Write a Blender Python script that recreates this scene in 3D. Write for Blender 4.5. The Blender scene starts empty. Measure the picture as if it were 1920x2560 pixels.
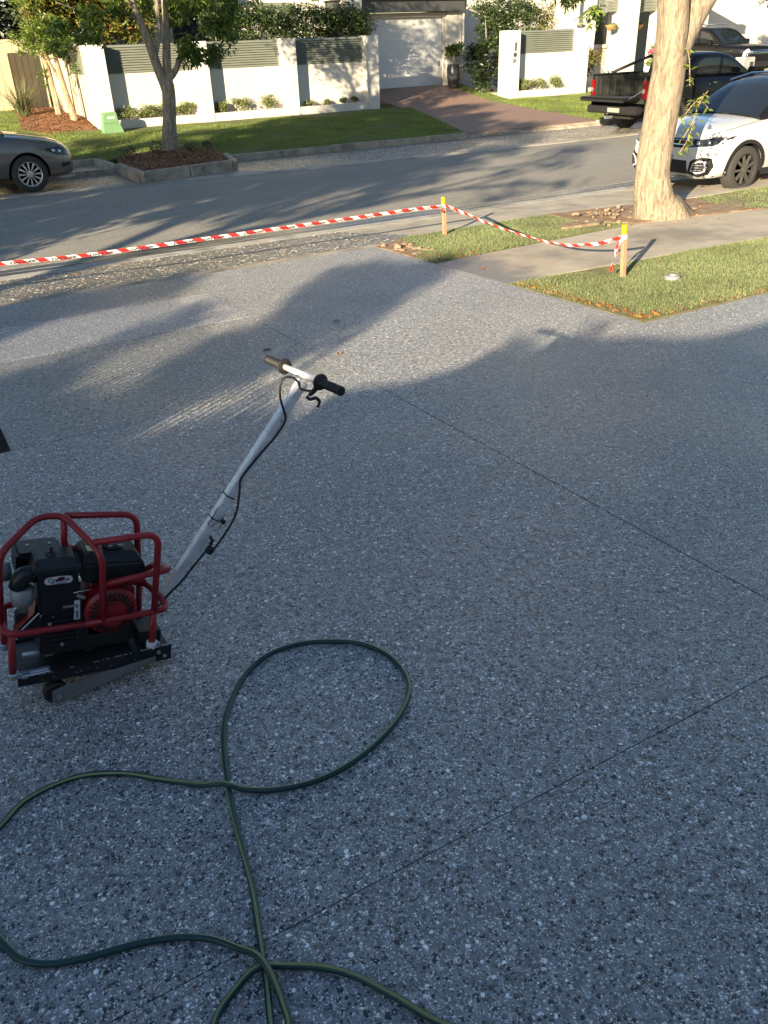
import bpy, bmesh, math, random
import numpy as np
from mathutils import Vector, Matrix
from mathutils.bvhtree import BVHTree
random.seed(7); rng = np.random.default_rng(7)
R = math.radians
# world axes: +X runs along the street, +Y runs away from the near house across the street, Z up
# ------------------------------------------------------------------ camera
scn = bpy.context.scene
pitch = math.atan(1186/2070.); roll = 0.036; head = R(28.95)
fw = Vector((math.sin(head), math.cos(head), 0)); rt = Vector((math.cos(head), -math.sin(head), 0)); up = Vector((0, 0, 1))
Fv = fw*math.cos(pitch) - up*math.sin(pitch); D0 = -(fw*math.sin(pitch) + up*math.cos(pitch))
Xv = rt*math.cos(roll) + D0*math.sin(roll); Dv = -rt*math.sin(roll) + D0*math.cos(roll)
cam = bpy.data.cameras.new('camera'); camo = bpy.data.objects.new('camera', cam); scn.collection.objects.link(camo)
m = Matrix.Identity(4)
for i, a in enumerate((Xv, -Dv, -Fv)):
    for j in range(3): m[j][i] = a[j]
m[0][3], m[1][3], m[2][3] = 0, 0, 1.9
camo.matrix_world = m
cam.sensor_fit = 'VERTICAL'; cam.sensor_height = 24; cam.sensor_width = 18; cam.lens = 24*2070/2560
cam.clip_start = 0.05; cam.clip_end = 2000; scn.camera = camo
# ------------------------------------------------------------------ sky, sun, exposure
SUN = Vector((-.823*math.cos(R(15)), -.568*math.cos(R(15)), math.sin(R(15)))).normalized()
w = bpy.data.worlds.new('World'); scn.world = w; w.use_nodes = True
nt = w.node_tree; bg = nt.nodes['Background']
sky = nt.nodes.new('ShaderNodeTexSky'); sky.sky_type = 'NISHITA'; sky.sun_disc = False
sky.sun_elevation = R(15); sky.sun_rotation = math.atan2(SUN.x, SUN.y)
sky.air_density = 1.1; sky.dust_density = 0.6; sky.ozone_density = 2.2
nt.links.new(sky.outputs[0], bg.inputs[0]); bg.inputs[1].default_value = 0.06
sl = bpy.data.lights.new('sun', 'SUN'); sl.energy = 5.0; sl.angle = R(0.45); sl.color = (1.0, 0.82, 0.56)
so = bpy.data.objects.new('sun', sl); scn.collection.objects.link(so)
so.rotation_euler = (-SUN).to_track_quat('-Z', 'Y').to_euler(); so.location = (-20, -14, 12)
scn.view_settings.view_transform = 'Standard'; scn.view_settings.look = 'None'
scn.view_settings.exposure = 1.75; scn.view_settings.gamma = 1
scn.view_settings.use_curve_mapping = False
scn.render.engine = 'CYCLES'
C = scn.collection
# ------------------------------------------------------------------ helpers
def link(name, me, parent=None, mat=None, smooth=False):
    o = bpy.data.objects.new(name, me); C.objects.link(o)
    if mat is not None and not me.materials:
        for mm in (mat if isinstance(mat, (list, tuple)) else [mat]): me.materials.append(mm)
    if smooth:
        me.polygons.foreach_set('use_smooth', [True]*len(me.polygons))
    if parent: o.parent = parent
    return o
def empty(name, loc=(0, 0, 0), rz=0, ry=0):
    o = bpy.data.objects.new(name, None); C.objects.link(o); o.location = loc; o.rotation_euler = (0, ry, rz)
    o.empty_display_size = .1
    return o
def tag(o, label, cat, group=None, kind=None):
    if label: o['label'] = label
    if cat: o['category'] = cat
    if group: o['group'] = group
    if kind: o['kind'] = kind
    return o
def struct(o, kind='structure'): o['kind'] = kind; return o
class MB:
    def __init__(s): s.v = []; s.f = []; s.mi = []
    def add(s, vs, fs, mi=0):
        b = len(s.v); s.v += [tuple(v) for v in vs]; s.f += [tuple(b+i for i in f) for f in fs]; s.mi += [mi]*len(fs); return s
    def box(s, x0, x1, y0, y1, z0, z1, mi=0, M=None):
        vs = [Vector((x, y, z)) for z in (z0, z1) for y in (y0, y1) for x in (x0, x1)]
        if M: vs = [M @ v for v in vs]
        return s.add(vs, [(0, 2, 3, 1), (4, 5, 7, 6), (0, 1, 5, 4), (2, 6, 7, 3), (0, 4, 6, 2), (1, 3, 7, 5)], mi)
    def tube(s, pts, r, n=10, cap=True, mi=0):
        pts = [Vector(p) for p in pts]; rs = r if isinstance(r, (list, tuple)) else [r]*len(pts)
        b = len(s.v); prev = None
        for i, p in enumerate(pts):
            d = (pts[min(i+1, len(pts)-1)] - pts[max(i-1, 0)])
            d = d.normalized() if d.length > 1e-9 else Vector((0, 0, 1))
            if prev is None:
                u = d.orthogonal().normalized()
            else:
                u = (prev - d*prev.dot(d)); u = u.normalized() if u.length > 1e-6 else d.orthogonal().normalized()
            prev = u; v = d.cross(u)
            for k in range(n):
                a = 2*math.pi*k/n; q = p + (u*math.cos(a) + v*math.sin(a))*rs[i]; s.v.append(tuple(q))
        for i in range(len(pts)-1):
            for k in range(n):
                s.f.append((b+i*n+k, b+i*n+(k+1) % n, b+(i+1)*n+(k+1) % n, b+(i+1)*n+k)); s.mi.append(mi)
        if cap:
            s.f.append(tuple(b+k for k in range(n))[::-1]); s.mi.append(mi)
            e = b+(len(pts)-1)*n; s.f.append(tuple(e+k for k in range(n))); s.mi.append(mi)
        return s
    def lathe(s, prof, n=24, M=None, mi=0):
        b = len(s.v)
        for r, z in prof:
            for k in range(n):
                a = 2*math.pi*k/n; p = Vector((r*math.cos(a), r*math.sin(a), z)); s.v.append(tuple(M @ p if M else p))
        for i in range(len(prof)-1):
            for k in range(n):
                s.f.append((b+i*n+k, b+i*n+(k+1) % n, b+(i+1)*n+(k+1) % n, b+(i+1)*n+k)); s.mi.append(mi)
        s.f.append(tuple(b+k for k in range(n))[::-1]); s.f.append(tuple(b+(len(prof)-1)*n+k for k in range(n))); s.mi += [mi, mi]
        return s
    def prism(s, poly, z0, z1, M=None, mi=0):
        n = len(poly); vs = [Vector((x, y, z0)) for x, y in poly] + [Vector((x, y, z1)) for x, y in poly]
        if M: vs = [M @ v for v in vs]
        return s.add(vs, [tuple(range(n))[::-1], tuple(range(n, 2*n))] + [(i, (i+1) % n, n+(i+1) % n, n+i) for i in range(n)], mi)
    def mesh(s, name):
        me = bpy.data.meshes.new(name); me.from_pydata(s.v, [], s.f); me.polygons.foreach_set('material_index', s.mi)
        bm = bmesh.new(); bm.from_mesh(me); bmesh.ops.recalc_face_normals(bm, faces=bm.faces); bm.to_mesh(me); bm.free()
        me.update(); return me
    def build(s, name, mat, parent=None, smooth=False, bevel=0, seg=2, auto=None):
        me = s.mesh(name)
        if bevel:
            bm = bmesh.new(); bm.from_mesh(me)
            bmesh.ops.bevel(bm, geom=[e for e in bm.edges if e.is_manifold and e.calc_face_angle(0) > .5], offset=bevel, segments=seg, affect='EDGES', clamp_overlap=True)
            bm.to_mesh(me); bm.free()
        o = link(name, me, parent, mat, smooth)
        if auto is not None:
            me.polygons.foreach_set('use_smooth', [True]*len(me.polygons)); me.set_sharp_from_angle(angle=R(auto))
        return o
def spline(pts, k=6, closed=False):
    P = [Vector(p) for p in pts]; out = []
    n = len(P)
    for i in range(n-1):
        p0 = P[max(i-1, 0)]; p1 = P[i]; p2 = P[i+1]; p3 = P[min(i+2, n-1)]
        for j in range(k):
            t = j/k
            out.append(.5*((2*p1) + (p2-p0)*t + (2*p0-5*p1+4*p2-p3)*t*t + (3*p1-p0-3*p2+p3)*t**3))
    out.append(P[-1]); return out
def rounded(pts, r, k=5):
    P = [Vector(p) for p in pts]; out = [P[0]]
    for i in range(1, len(P)-1):
        a = (P[i-1]-P[i]); b = (P[i+1]-P[i]); rr = min(r, a.length*.45, b.length*.45)
        A = P[i]+a.normalized()*rr; B = P[i]+b.normalized()*rr
        for j in range(k+1):
            t = j/k; out.append((1-t)**2*A + 2*t*(1-t)*P[i] + t*t*B)
    out.append(P[-1]); return out
def np_mesh(name, V, Fq, mat, rnd=None, parent=None, smooth=False):
    me = bpy.data.meshes.new(name); nf, k = Fq.shape
    me.vertices.add(len(V)); me.vertices.foreach_set('co', V.astype(np.float32).ravel())
    me.loops.add(nf*k); me.loops.foreach_set('vertex_index', Fq.astype(np.int32).ravel())
    me.polygons.add(nf); me.polygons.foreach_set('loop_start', np.arange(0, nf*k, k, dtype=np.int32))
    me.polygons.foreach_set('loop_total', np.full(nf, k, dtype=np.int32))
    if rnd is not None:
        at = me.attributes.new('rnd', 'FLOAT', 'FACE'); at.data.foreach_set('value', rnd.astype(np.float32))
    me.update(calc_edges=True)
    return link(name, me, parent, mat, smooth)
def leaves(name, P, size, mat, parent=None, up_bias=.3, aspect=.42, droop=0.0):
    """one folded quad per leaf, each with its own direction, size and colour number"""
    n = len(P); P = np.asarray(P, float)
    d = rng.normal(size=(n, 3)); d[:, 2] = d[:, 2]*.6 - droop; d /= np.linalg.norm(d, axis=1)[:, None]
    q = rng.normal(size=(n, 3)); q[:, 2] += up_bias; s = np.cross(d, q); s /= np.linalg.norm(s, axis=1)[:, None]+1e-9
    nn = np.cross(s, d); L = (size*rng.uniform(.6, 1.3, n))[:, None]; W = L*aspect
    v0 = P; v1 = P + d*L*.5 + s*W*.5 + nn*L*.06; v2 = P + d*L - nn*L*.05; v3 = P + d*L*.5 - s*W*.5 + nn*L*.06
    V = np.stack([v0, v1, v2, v3], 1).reshape(-1, 3); Fq = np.arange(4*n).reshape(n, 4)
    return np_mesh(name, V, Fq, mat, rng.uniform(0, 1, n), parent)
def blob(c, r, n, shell=.55):
    d = rng.normal(size=(n, 3)); d /= np.linalg.norm(d, axis=1)[:, None]
    k = rng.uniform(shell**3, 1, n)**(1/3); return np.array(c) + d*k[:, None]*np.array(r)
def clumps(c, r, nc, cr, nl):
    """nc leaf clumps spread through an ellipsoid, nl leaves in each"""
    cs = blob(c, r, nc, .2); out = []
    for q in cs:
        s = cr*rng.uniform(.6, 1.35); out.append(blob(q, (s, s, s*.75), nl, .1))
    return np.concatenate(out)
def in_poly(P, poly):
    x, y = P[:, 0], P[:, 1]; ins = np.zeros(len(P), bool); n = len(poly)
    for i in range(n):
        x1, y1 = poly[i]; x2, y2 = poly[(i+1) % n]
        if y1 == y2: continue
        c = ((y1 > y) != (y2 > y)) & (x < (x2-x1)*(y-y1)/(y2-y1)+x1); ins ^= c
    return ins
def sample_poly(poly, n):
    a = np.array(poly); lo = a.min(0); hi = a.max(0); out = []
    tot = 0
    while tot < n:
        P = rng.uniform(lo, hi, (n*2, 2)); P = P[in_poly(P, poly)]; out.append(P); tot += len(P)
    return np.concatenate(out)[:n]
def grass(name, poly, zf, dens, h, wd, mat, parent=None, keep=None, lean=.5):
    a = np.array(poly); A = abs(sum(a[i][0]*a[(i+1) % len(a)][1]-a[(i+1) % len(a)][0]*a[i][1] for i in range(len(a))))/2
    P = sample_poly(poly, int(A*dens))
    if keep is not None: P = P[keep(P)]
    n = len(P); z = zf(P[:, 0], P[:, 1]); B = np.column_stack([P, z-.006])
    pat = .75+.35*np.sin(P[:, 0]*2.1+1)*np.sin(P[:, 1]*1.7)+.15*np.sin(P[:, 0]*7)*np.sin(P[:, 1]*6+2)
    az = rng.uniform(0, 2*math.pi, n); H = h*rng.uniform(.45, 1.25, n)*pat
    le = rng.uniform(0, lean, n)*H*1.6; la = rng.uniform(0, 2*math.pi, n)
    s = np.column_stack([np.cos(az), np.sin(az), np.zeros(n)])*(wd*.5)
    tip = B + np.column_stack([np.cos(la)*le, np.sin(la)*le, H])
    V = np.stack([B-s, B+s, tip], 1).reshape(-1, 3)
    o = np_mesh(name, V, np.arange(3*n).reshape(n, 3), mat, np.clip(rng.uniform(0, 1, n)*.7+.3*rng.uniform(0, 1, n)*pat, 0, 1), parent)
    return o
def text_mesh(txt, size, depth=.001, bold=0.0):
    cu = bpy.data.curves.new('t', 'FONT'); cu.body = txt; cu.size = size; cu.extrude = depth; cu.align_x = 'CENTER'; cu.align_y = 'CENTER'; cu.offset = bold
    cu.resolution_u = 3
    o = bpy.data.objects.new('t', cu); C.objects.link(o); dg = bpy.context.evaluated_depsgraph_get()
    me = bpy.data.meshes.new_from_object(o.evaluated_get(dg)); bpy.data.objects.remove(o); return me
# ------------------------------------------------------------------ materials
def mat(name, col=(.5, .5, .5), rough=.6, metal=0, **k):
    ma = bpy.data.materials.new(name); ma.use_nodes = True; b = ma.node_tree.nodes['Principled BSDF']
    b.inputs['Base Color'].default_value = (*col, 1); b.inputs['Roughness'].default_value = rough; b.inputs['Metallic'].default_value = metal
    for kk, vv in k.items(): b.inputs[kk.replace('_', ' ')].default_value = vv
    return ma
class N:
    """small node helper"""
    def __init__(s, ma): s.t = ma.node_tree; s.b = s.t.nodes['Principled BSDF']; s.tc = s.t.nodes.new('ShaderNodeTexCoord')
    def n(s, ty, **k):
        x = s.t.nodes.new(ty)
        for a, v in k.items():
            if a.startswith('i_'): x.inputs[a[2:].replace('_', ' ')].default_value = v
            else: setattr(x, a, v)
        return x
    def l(s, a, b): s.t.links.new(a, b)
    def noise(s, scale, detail=4, rough=.55, coord=None, dist=0):
        x = s.n('ShaderNodeTexNoise'); x.inputs['Scale'].default_value = scale; x.inputs['Detail'].default_value = detail; x.inputs['Roughness'].default_value = rough
        x.inputs['Distortion'].default_value = dist
        s.l(coord or s.tc.outputs['Object'], x.inputs['Vector']); return x.outputs['Fac']
    def vor(s, scale, feat='F1', coord=None, rnd=1.0):
        x = s.n('ShaderNodeTexVoronoi', feature=feat); x.inputs['Scale'].default_value = scale; x.inputs['Randomness'].default_value = rnd
        s.l(coord or s.tc.outputs['Object'], x.inputs['Vector']); return x
    def ramp(s, fac, stops, interp='LINEAR'):
        x = s.n('ShaderNodeValToRGB'); x.color_ramp.interpolation = interp; e = x.color_ramp.elements
        while len(e) > 1: e.remove(e[-1])
        e[0].position = stops[0][0]; e[0].color = (*stops[0][1], 1) if not isinstance(stops[0][1], (int, float)) else (stops[0][1],)*3+(1,)
        for p, c in stops[1:]:
            q = e.new(p); q.color = (*c, 1) if not isinstance(c, (int, float)) else (c, c, c, 1)
        s.l(fac, x.inputs['Fac']); return x.outputs['Color']
    def mix(s, fac, a, b, mode='MIX'):
        x = s.n('ShaderNodeMix', data_type='RGBA', blend_type=mode)
        for sock, v in ((x.inputs['Factor'], fac), (x.inputs['A'], a), (x.inputs['B'], b)): pass
        fi = x.inputs[0]; A = x.inputs[6]; B = x.inputs[7]
        for sock, v in ((fi, fac), (A, a), (B, b)):
            if isinstance(v, (int, float)): sock.default_value = v
            elif isinstance(v, tuple): sock.default_value = (*v, 1)
            else: s.l(v, sock)
        return x.outputs[2]
    def math(s, op, a, b=None, clamp=False):
        x = s.n('ShaderNodeMath', operation=op, use_clamp=clamp)
        for i, v in enumerate((a, b)):
            if v is None: continue
            if isinstance(v, (int, float)): x.inputs[i].default_value = v
            else: s.l(v, x.inputs[i])
        return x.outputs[0]
    def col(s, c): s.l(c, s.b.inputs['Base Color'])
    def rough(s, c): s.l(c, s.b.inputs['Roughness'])
    def bump(s, h, strength=.5, dist=.01, prev=None):
        x = s.n('ShaderNodeBump'); x.inputs['Strength'].default_value = strength; x.inputs['Distance'].default_value = dist
        s.l(h, x.inputs['Height'])
        if prev: s.l(prev, x.inputs['Normal'])
        s.l(x.outputs[0], s.b.inputs['Normal']); return x.outputs[0]
def aggregate(name, base, tint, tone=1.0, scale=62, proud=.7, dist=.005):
    """exposed aggregate: pale, dark and tan stones of two sizes set in grey cement"""
    ma = mat(name, base, .55); q = N(ma)
    vec = q.n('ShaderNodeMapping'); vec.inputs['Scale'].default_value = (1, 1, 0); q.l(q.tc.outputs['Object'], vec.inputs['Vector'])
    wob = q.n('ShaderNodeTexNoise'); wob.inputs['Scale'].default_value = 130; wob.inputs['Detail'].default_value = 2
    q.l(vec.outputs[0], wob.inputs['Vector'])
    wm = q.n('ShaderNodeVectorMath', operation='SCALE'); wm.inputs['Scale'].default_value = .006
    q.l(wob.outputs['Color'], wm.inputs[0]); ad = q.n('ShaderNodeVectorMath', operation='ADD'); q.l(vec.outputs[0], ad.inputs[0]); q.l(wm.outputs[0], ad.inputs[1])
    co = ad.outputs[0]
    cem = q.noise(3.0, 5, .6); col = q.ramp(cem, [(.3, tuple(c*.94*tone for c in base)), (.7, tuple(c*1.06*tone for c in base))])
    hsum = None
    for k, (sc, th, pres) in enumerate(((scale, .46, .62), (scale*1.7, .46, .62), (scale*2.9, .47, .58))):
        v = q.vor(sc, 'F1', co, 1.0)
        wn = q.n('ShaderNodeSeparateColor'); q.l(v.outputs['Color'], wn.inputs[0])
        # stone mask: close to its cell centre, in the cells that carry a stone, each with its own size
        rad = q.math('MULTIPLY_ADD', wn.outputs[1], .26); rad.node.inputs[2].default_value = th-.2
        inside = q.math('LESS_THAN', v.outputs['Distance'], rad)
        have = q.math('LESS_THAN', wn.outputs[0], pres)
        mk = q.math('MULTIPLY', inside, have)
        g = [(0, (.022, .026, .034)), (.19, (.05, .055, .065)), (.30, (.11, .115, .12)), (.42, (.30, .30, .30)), (.53, (.50, .50, .50)), (.70, (.66, .64, .60)), (.86, (.40, .32, .22)), (.885, (.74, .74, .73)), (.965, (.24, .13, .08)), (.98, (.80, .80, .78))]
        stone = q.ramp(wn.outputs[2], [(p, tuple(ci*ti*tone for ci, ti in zip(c, tint))) for p, c in g], 'CONSTANT')
        col = q.mix(mk, col, stone)
        hh = q.math('MULTIPLY', mk, q.math('SUBTRACT', 1.0, v.outputs['Distance'])); hsum = hh if hsum is None else q.math('MAXIMUM', hsum, hh)
    st = q.noise(.9, 5, .6); col = q.mix(q.ramp(st, [(.45, 0.0), (.8, .22)]), col, tuple(c*.7 for c in base))
    cl = q.noise(30, 4, .75, co); col = q.mix(1.0, col, q.ramp(cl, [(.36, .66), (.64, 1.38)]), 'MULTIPLY')
    q.col(col); dm = q.ramp(q.noise(.7, 4, .6, co), [(.38, .16), (.62, 0.0)]); q.rough(q.math('SUBTRACT', q.ramp(cl, [(.3, .33), (.7, .56)]), dm)); q.b.inputs['Specular IOR Level'].default_value = .5
    b1 = q.bump(cl, .7, .016); q.bump(hsum, proud, dist, b1)
    return ma
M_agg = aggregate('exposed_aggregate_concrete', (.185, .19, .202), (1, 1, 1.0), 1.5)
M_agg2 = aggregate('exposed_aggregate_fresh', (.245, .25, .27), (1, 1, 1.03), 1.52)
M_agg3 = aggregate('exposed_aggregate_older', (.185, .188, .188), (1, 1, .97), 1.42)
M_gravel = aggregate('coarse_gravel_concrete', (.105, .098, .085), (1.15, 1.05, .9), 1.6, 24, 1.0, .016)
def simple(name, c1, c2, scale, rough=.85, bs=.3, bd=.01, bscale=None, detail=6, c3=None, s3=1.0):
    ma = mat(name, c1, rough); q = N(ma); n = q.noise(scale, detail, .6); c = q.ramp(n, [(.3, c1), (.7, c2)])
    if c3: c = q.mix(q.ramp(q.noise(s3, 4, .6), [(.5, 0.0), (.68, .8)]), c, c3)
    q.col(c); q.bump(q.noise(bscale or scale*3, 5, .65), bs, bd); return ma
M_cem = simple('pale_concrete', (.34, .31, .26), (.50, .45, .37), 2.2, .85, .35, .006, 90, c3=(.22, .20, .18), s3=1.6)
M_path = simple('footpath_concrete', (.36, .32, .26), (.52, .46, .375), 1.2, .88, .3, .005, 70, c3=(.19, .175, .155), s3=.9)
M_pathd = simple('footpath_concrete_with_damp_end', (.36, .32, .26), (.52, .46, .375), 1.2, .88, .3, .005, 70, c3=(.19, .175, .155), s3=.9)
q = N(M_pathd); _x = q.n('ShaderNodeSeparateXYZ'); q.l(q.tc.outputs['Object'], _x.inputs[0]); _n = q.noise(2.2, 5, .6)
_e = q.math('ADD', _x.outputs[0], q.math('MULTIPLY', q.math('ADD', _n, q.math('MULTIPLY', _x.outputs[1], .12)), -1.5)); _m = q.ramp(_e, [(0, 1.0), (1, 1.0)])
_mr = q.n('ShaderNodeMapRange'); q.l(_e, _mr.inputs['Value']); _mr.inputs['From Min'].default_value = 3.25; _mr.inputs['From Max'].default_value = 3.75; _mr.inputs['To Min'].default_value = 1; _mr.inputs['To Max'].default_value = 0
_old = q.b.inputs['Base Color'].links[0].from_socket; q.col(q.mix(_mr.outputs[0], _old, (.15, .14, .13))); q.rough(q.ramp(_mr.outputs[0], [(0, .88), (1, .35)]))
M_wetpath = simple('wet_concrete', (.13, .125, .12), (.22, .21, .195), 2.5, .35, .2, .004, 60)
M_lip = simple('worn_white_gutter_lip', (.30, .29, .26), (.46, .44, .40), 5, .8, .4, .006, 60, c3=(.15, .14, .13), s3=2.0)
M_wet = simple('wet_asphalt', (.05, .05, .055), (.085, .085, .09), 6, .25, .3, .004, 120)
M_kerb = simple('kerb_concrete', (.24, .21, .17), (.42, .375, .31), 3.5, .9, .6, .01, 40, c3=(.13, .12, .09), s3=3.0)
def asphalt():
    ma = mat('asphalt', (.1, .1, .1), .85); q = N(ma)
    a = q.noise(.55, 5, .6); c = q.ramp(a, [(.3, (.22, .205, .18)), (.7, (.32, .295, .25))])
    v = q.vor(85); s = q.n('ShaderNodeSeparateColor'); q.l(v.outputs['Color'], s.inputs[0])
    c = q.mix(.55, c, q.ramp(s.outputs[0], [(0, (.09, .09, .088)), (.5, (.22, .21, .195)), (1, (.42, .40, .36))]))
    # streaks of wear along the street
    mp = q.n('ShaderNodeMapping'); mp.inputs['Scale'].default_value = (.12, 1.3, 1); q.l(q.tc.outputs['Object'], mp.inputs['Vector'])
    w = q.noise(1.2, 5, .6, mp.outputs[0]); c = q.mix(q.ramp(w, [(.45, 0.0), (.7, .5)]), c, (.33, .31, .27))
    q.col(c); q.bump(v.outputs['Distance'], .5, .006); return ma
M_asph = asphalt()
def brickpave():
    ma = mat('red_stencilled_concrete', (.3, .15, .11), .75); q = N(ma)
    b = q.n('ShaderNodeTexBrick'); b.inputs['Scale'].default_value = 4.3; b.inputs['Mortar Size'].default_value = .022; b.inputs['Color1'].default_value = (.23, .145, .11, 1)
    b.inputs['Color2'].default_value = (.28, .18, .14, 1); b.inputs['Mortar'].default_value = (.19, .12, .10, 1); q.l(q.tc.outputs['Object'], b.inputs['Vector'])
    c = q.mix(q.ramp(q.noise(.8, 5), [(.35, 0.0), (.7, .5)]), b.outputs['Color'], (.24, .17, .135)); q.col(c); q.bump(b.outputs['Fac'], .3, -.004); return ma
M_brick = brickpave()
def render_wall(name, c, dirt=(.45, .42, .38), amt=.25):
    ma = mat(name, c, .75); q = N(ma)
    z = q.n('ShaderNodeSeparateXYZ'); q.l(q.tc.outputs['Object'], z.inputs[0])
    mp = q.n('ShaderNodeMapping'); mp.inputs['Scale'].default_value = (3, 3, .35); q.l(q.tc.outputs['Object'], mp.inputs['Vector'])
    st = q.noise(1.2, 5, .6, mp.outputs[0]); f = q.ramp(st, [(.45, 0.0), (.8, amt)])
    q.col(q.mix(f, q.ramp(q.noise(1.5, 4), [(.3, tuple(x*.97 for x in c)), (.7, c)]), dirt)); q.bump(q.noise(160, 3), .12, .002); return ma
M_white = render_wall('white_render', (.56, .54, .50), (.42, .39, .34), .2)
M_house = render_wall('house_white_render', (.55, .53, .49), (.42, .39, .34), .2)
M_creamwall = render_wall('cream_render', (.50, .44, .34), (.36, .30, .22), .25)
M_slat = mat('sage_grey_powdercoat', (.16, .175, .145), .5); q = N(M_slat); q.col(q.ramp(q.noise(4, 3), [(.3, (.15, .165, .135)), (.7, (.175, .19, .158))]))
M_cream = mat('cream_steel', (.45, .38, .24), .45); q = N(M_cream); q.col(q.ramp(q.noise(1.1, 4), [(.3, (.42, .36, .23)), (.7, (.48, .41, .26))]))
M_door = render_wall('garage_door_white', (.60, .60, .60), (.5, .5, .5), .1)
M_dark = mat('dark_grey_metal', (.055, .058, .06), .5)
M_win = mat('window_glass', (.02, .025, .03), .06, 0, Specular_IOR_Level=.7)
M_green = mat('green_pillar_plastic', (.14, .27, .13), .5); q = N(M_green); q.col(q.ramp(q.noise(6, 4), [(.3, (.13, .25, .12)), (.7, (.16, .29, .15))]))
def leafmat(name, cols, rough=.5, trans=.25):
    ma = mat(name, cols[0], rough); t = ma.node_tree; q = N(ma); at = q.n('ShaderNodeAttribute'); at.attribute_name = 'rnd'
    c = q.ramp(at.outputs['Fac'], [(i/(len(cols)-1) if len(cols) > 1 else 0, k) for i, k in enumerate(cols)])
    cl = q.ramp(q.noise(1.1, 3), [(.3, .72), (.7, 1.15)]); c = q.mix(1.0, c, cl, 'MULTIPLY'); q.col(c)
    tr = q.n('ShaderNodeBsdfTranslucent'); q.l(c, tr.inputs['Color']); mx = q.n('ShaderNodeMixShader'); mx.inputs[0].default_value = trans
    out = t.nodes['Material Output']; q.l(q.b.outputs[0], mx.inputs[1]); q.l(tr.outputs[0], mx.inputs[2]); q.l(mx.outputs[0], out.inputs['Surface']); return ma
M_grass = leafmat('lawn_grass', [(.10, .165, .03), (.16, .235, .04), (.22, .29, .06), (.32, .34, .13)], .55, .35)
M_grassn = leafmat('couch_grass', [(.11, .18, .05), (.17, .245, .08), (.24, .30, .13), (.35, .36, .22), (.40, .33, .20)], .55, .35)
M_soilgrass = simple('turf_soil', (.07, .085, .025), (.13, .14, .045), 9, .95, .8, .02, 60)
M_soilgrassn = simple('near_turf_soil', (.12, .115, .05), (.21, .18, .10), 6, .95, .8, .02, 70)
M_leafT = leafmat('street_tree_leaf', [(.05, .10, .015), (.08, .14, .02), (.14, .20, .03), (.20, .25, .04)])
M_leafH = leafmat('hedge_leaf', [(.018, .035, .012), (.03, .055, .016), (.045, .075, .02), (.08, .11, .03)], .4, .12)
M_leafR = leafmat('red_tip_leaf', [(.05, .085, .02), (.09, .13, .025), (.16, .18, .03), (.20, .20, .035), (.24, .055, .03)], .45, .25)
M_leafD = leafmat('dark_tree_leaf', [(.010, .018, .008), (.018, .03, .010), (.03, .045, .014)], .5, .1)
M_leafS = leafmat('low_shrub_leaf', [(.09, .14, .03), (.15, .20, .05), (.24, .28, .09), (.34, .33, .16)], .5, .3)
M_leafG = leafmat('geranium_leaf', [(.06, .11, .03), (.11, .17, .04), (.17, .20, .06), (.34, .10, .05)], .5, .25)
M_leafY = leafmat('bright_potted_leaf', [(.10, .16, .02), (.17, .23, .03), (.22, .27, .05)], .5, .3)
M_strap = leafmat('strappy_leaf', [(.10, .13, .05), (.17, .19, .09), (.26, .26, .15)], .5, .25)
M_redplant = leafmat('burgundy_leaf', [(.05, .03, .02), (.12, .03, .025), (.09, .07, .02)], .5, .2)
M_petal = mat('pink_petal', (.75, .08, .14), .5)
M_fallen = leafmat('fallen_leaf', [(.42, .16, .03), (.50, .30, .05), (.34, .12, .04), (.30, .20, .10)], .6, .15)
def bark(name, c1, c2, c3, sc=1.0):
    ma = mat(name, c1, .9); q = N(ma); mp = q.n('ShaderNodeMapping'); mp.inputs['Scale'].default_value = (14*sc, 14*sc, 3.6*sc); q.l(q.tc.outputs['Object'], mp.inputs['Vector'])
    a = q.noise(1.6, 6, .65, mp.outputs[0], .8); b = q.noise(2.2*sc, 5, .6)
    mp2 = q.n('ShaderNodeMapping'); mp2.inputs['Scale'].default_value = (3, 3, 14); q.l(q.tc.outputs['Object'], mp2.inputs['Vector'])
    rg = q.noise(1.1, 4, .6, mp2.outputs[0])
    c = q.ramp(a, [(.36, c1), (.47, c2), (.62, c3)]); c = q.mix(q.ramp(b, [(.45, 0.0), (.7, .45)]), c, c2); c = q.mix(q.ramp(rg, [(.6, 0.0), (.75, .35)]), c, c1)
    q.col(c); n1 = q.bump(a, 1.0, .035); q.bump(rg, .35, .01, n1); return ma
M_bark = bark('pale_tan_bark', (.16, .12, .085), (.25, .20, .145), (.34, .285, .215))
M_bark2 = bark('grey_brown_bark', (.13, .105, .075), (.26, .215, .155), (.38, .33, .26))
M_bark3 = bark('reddish_bark', (.20, .13, .08), (.33, .23, .15), (.42, .31, .22))
M_mulch = simple('red_brown_mulch', (.13, .055, .025), (.30, .13, .055), 14, .95, 1.0, .03, 45, c3=(.36, .21, .12), s3=16)
M_chip = leafmat('mulch_chip', [(.12, .05, .022), (.24, .10, .04), (.34, .15, .06), (.44, .27, .15)], .9, 0)
M_dirt = simple('bare_dirt', (.17, .10, .06), (.33, .22, .14), 7, .95, 1.0, .03, 40, c3=(.40, .31, .22), s3=6)
M_rock = simple('broken_stone', (.17, .12, .08), (.34, .26, .18), 12, .9, .8, .01, 60)
M_soil = simple('dark_soil', (.02, .018, .016), (.05, .045, .04), 12, .95, 1.0, .03, 50)
M_timber = simple('raw_pine_stake', (.30, .17, .10), (.42, .27, .17), 14, .8, .3, .002, 60)
M_yellow = mat('yellow_cap', (.62, .33, .008), .5)
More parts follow.
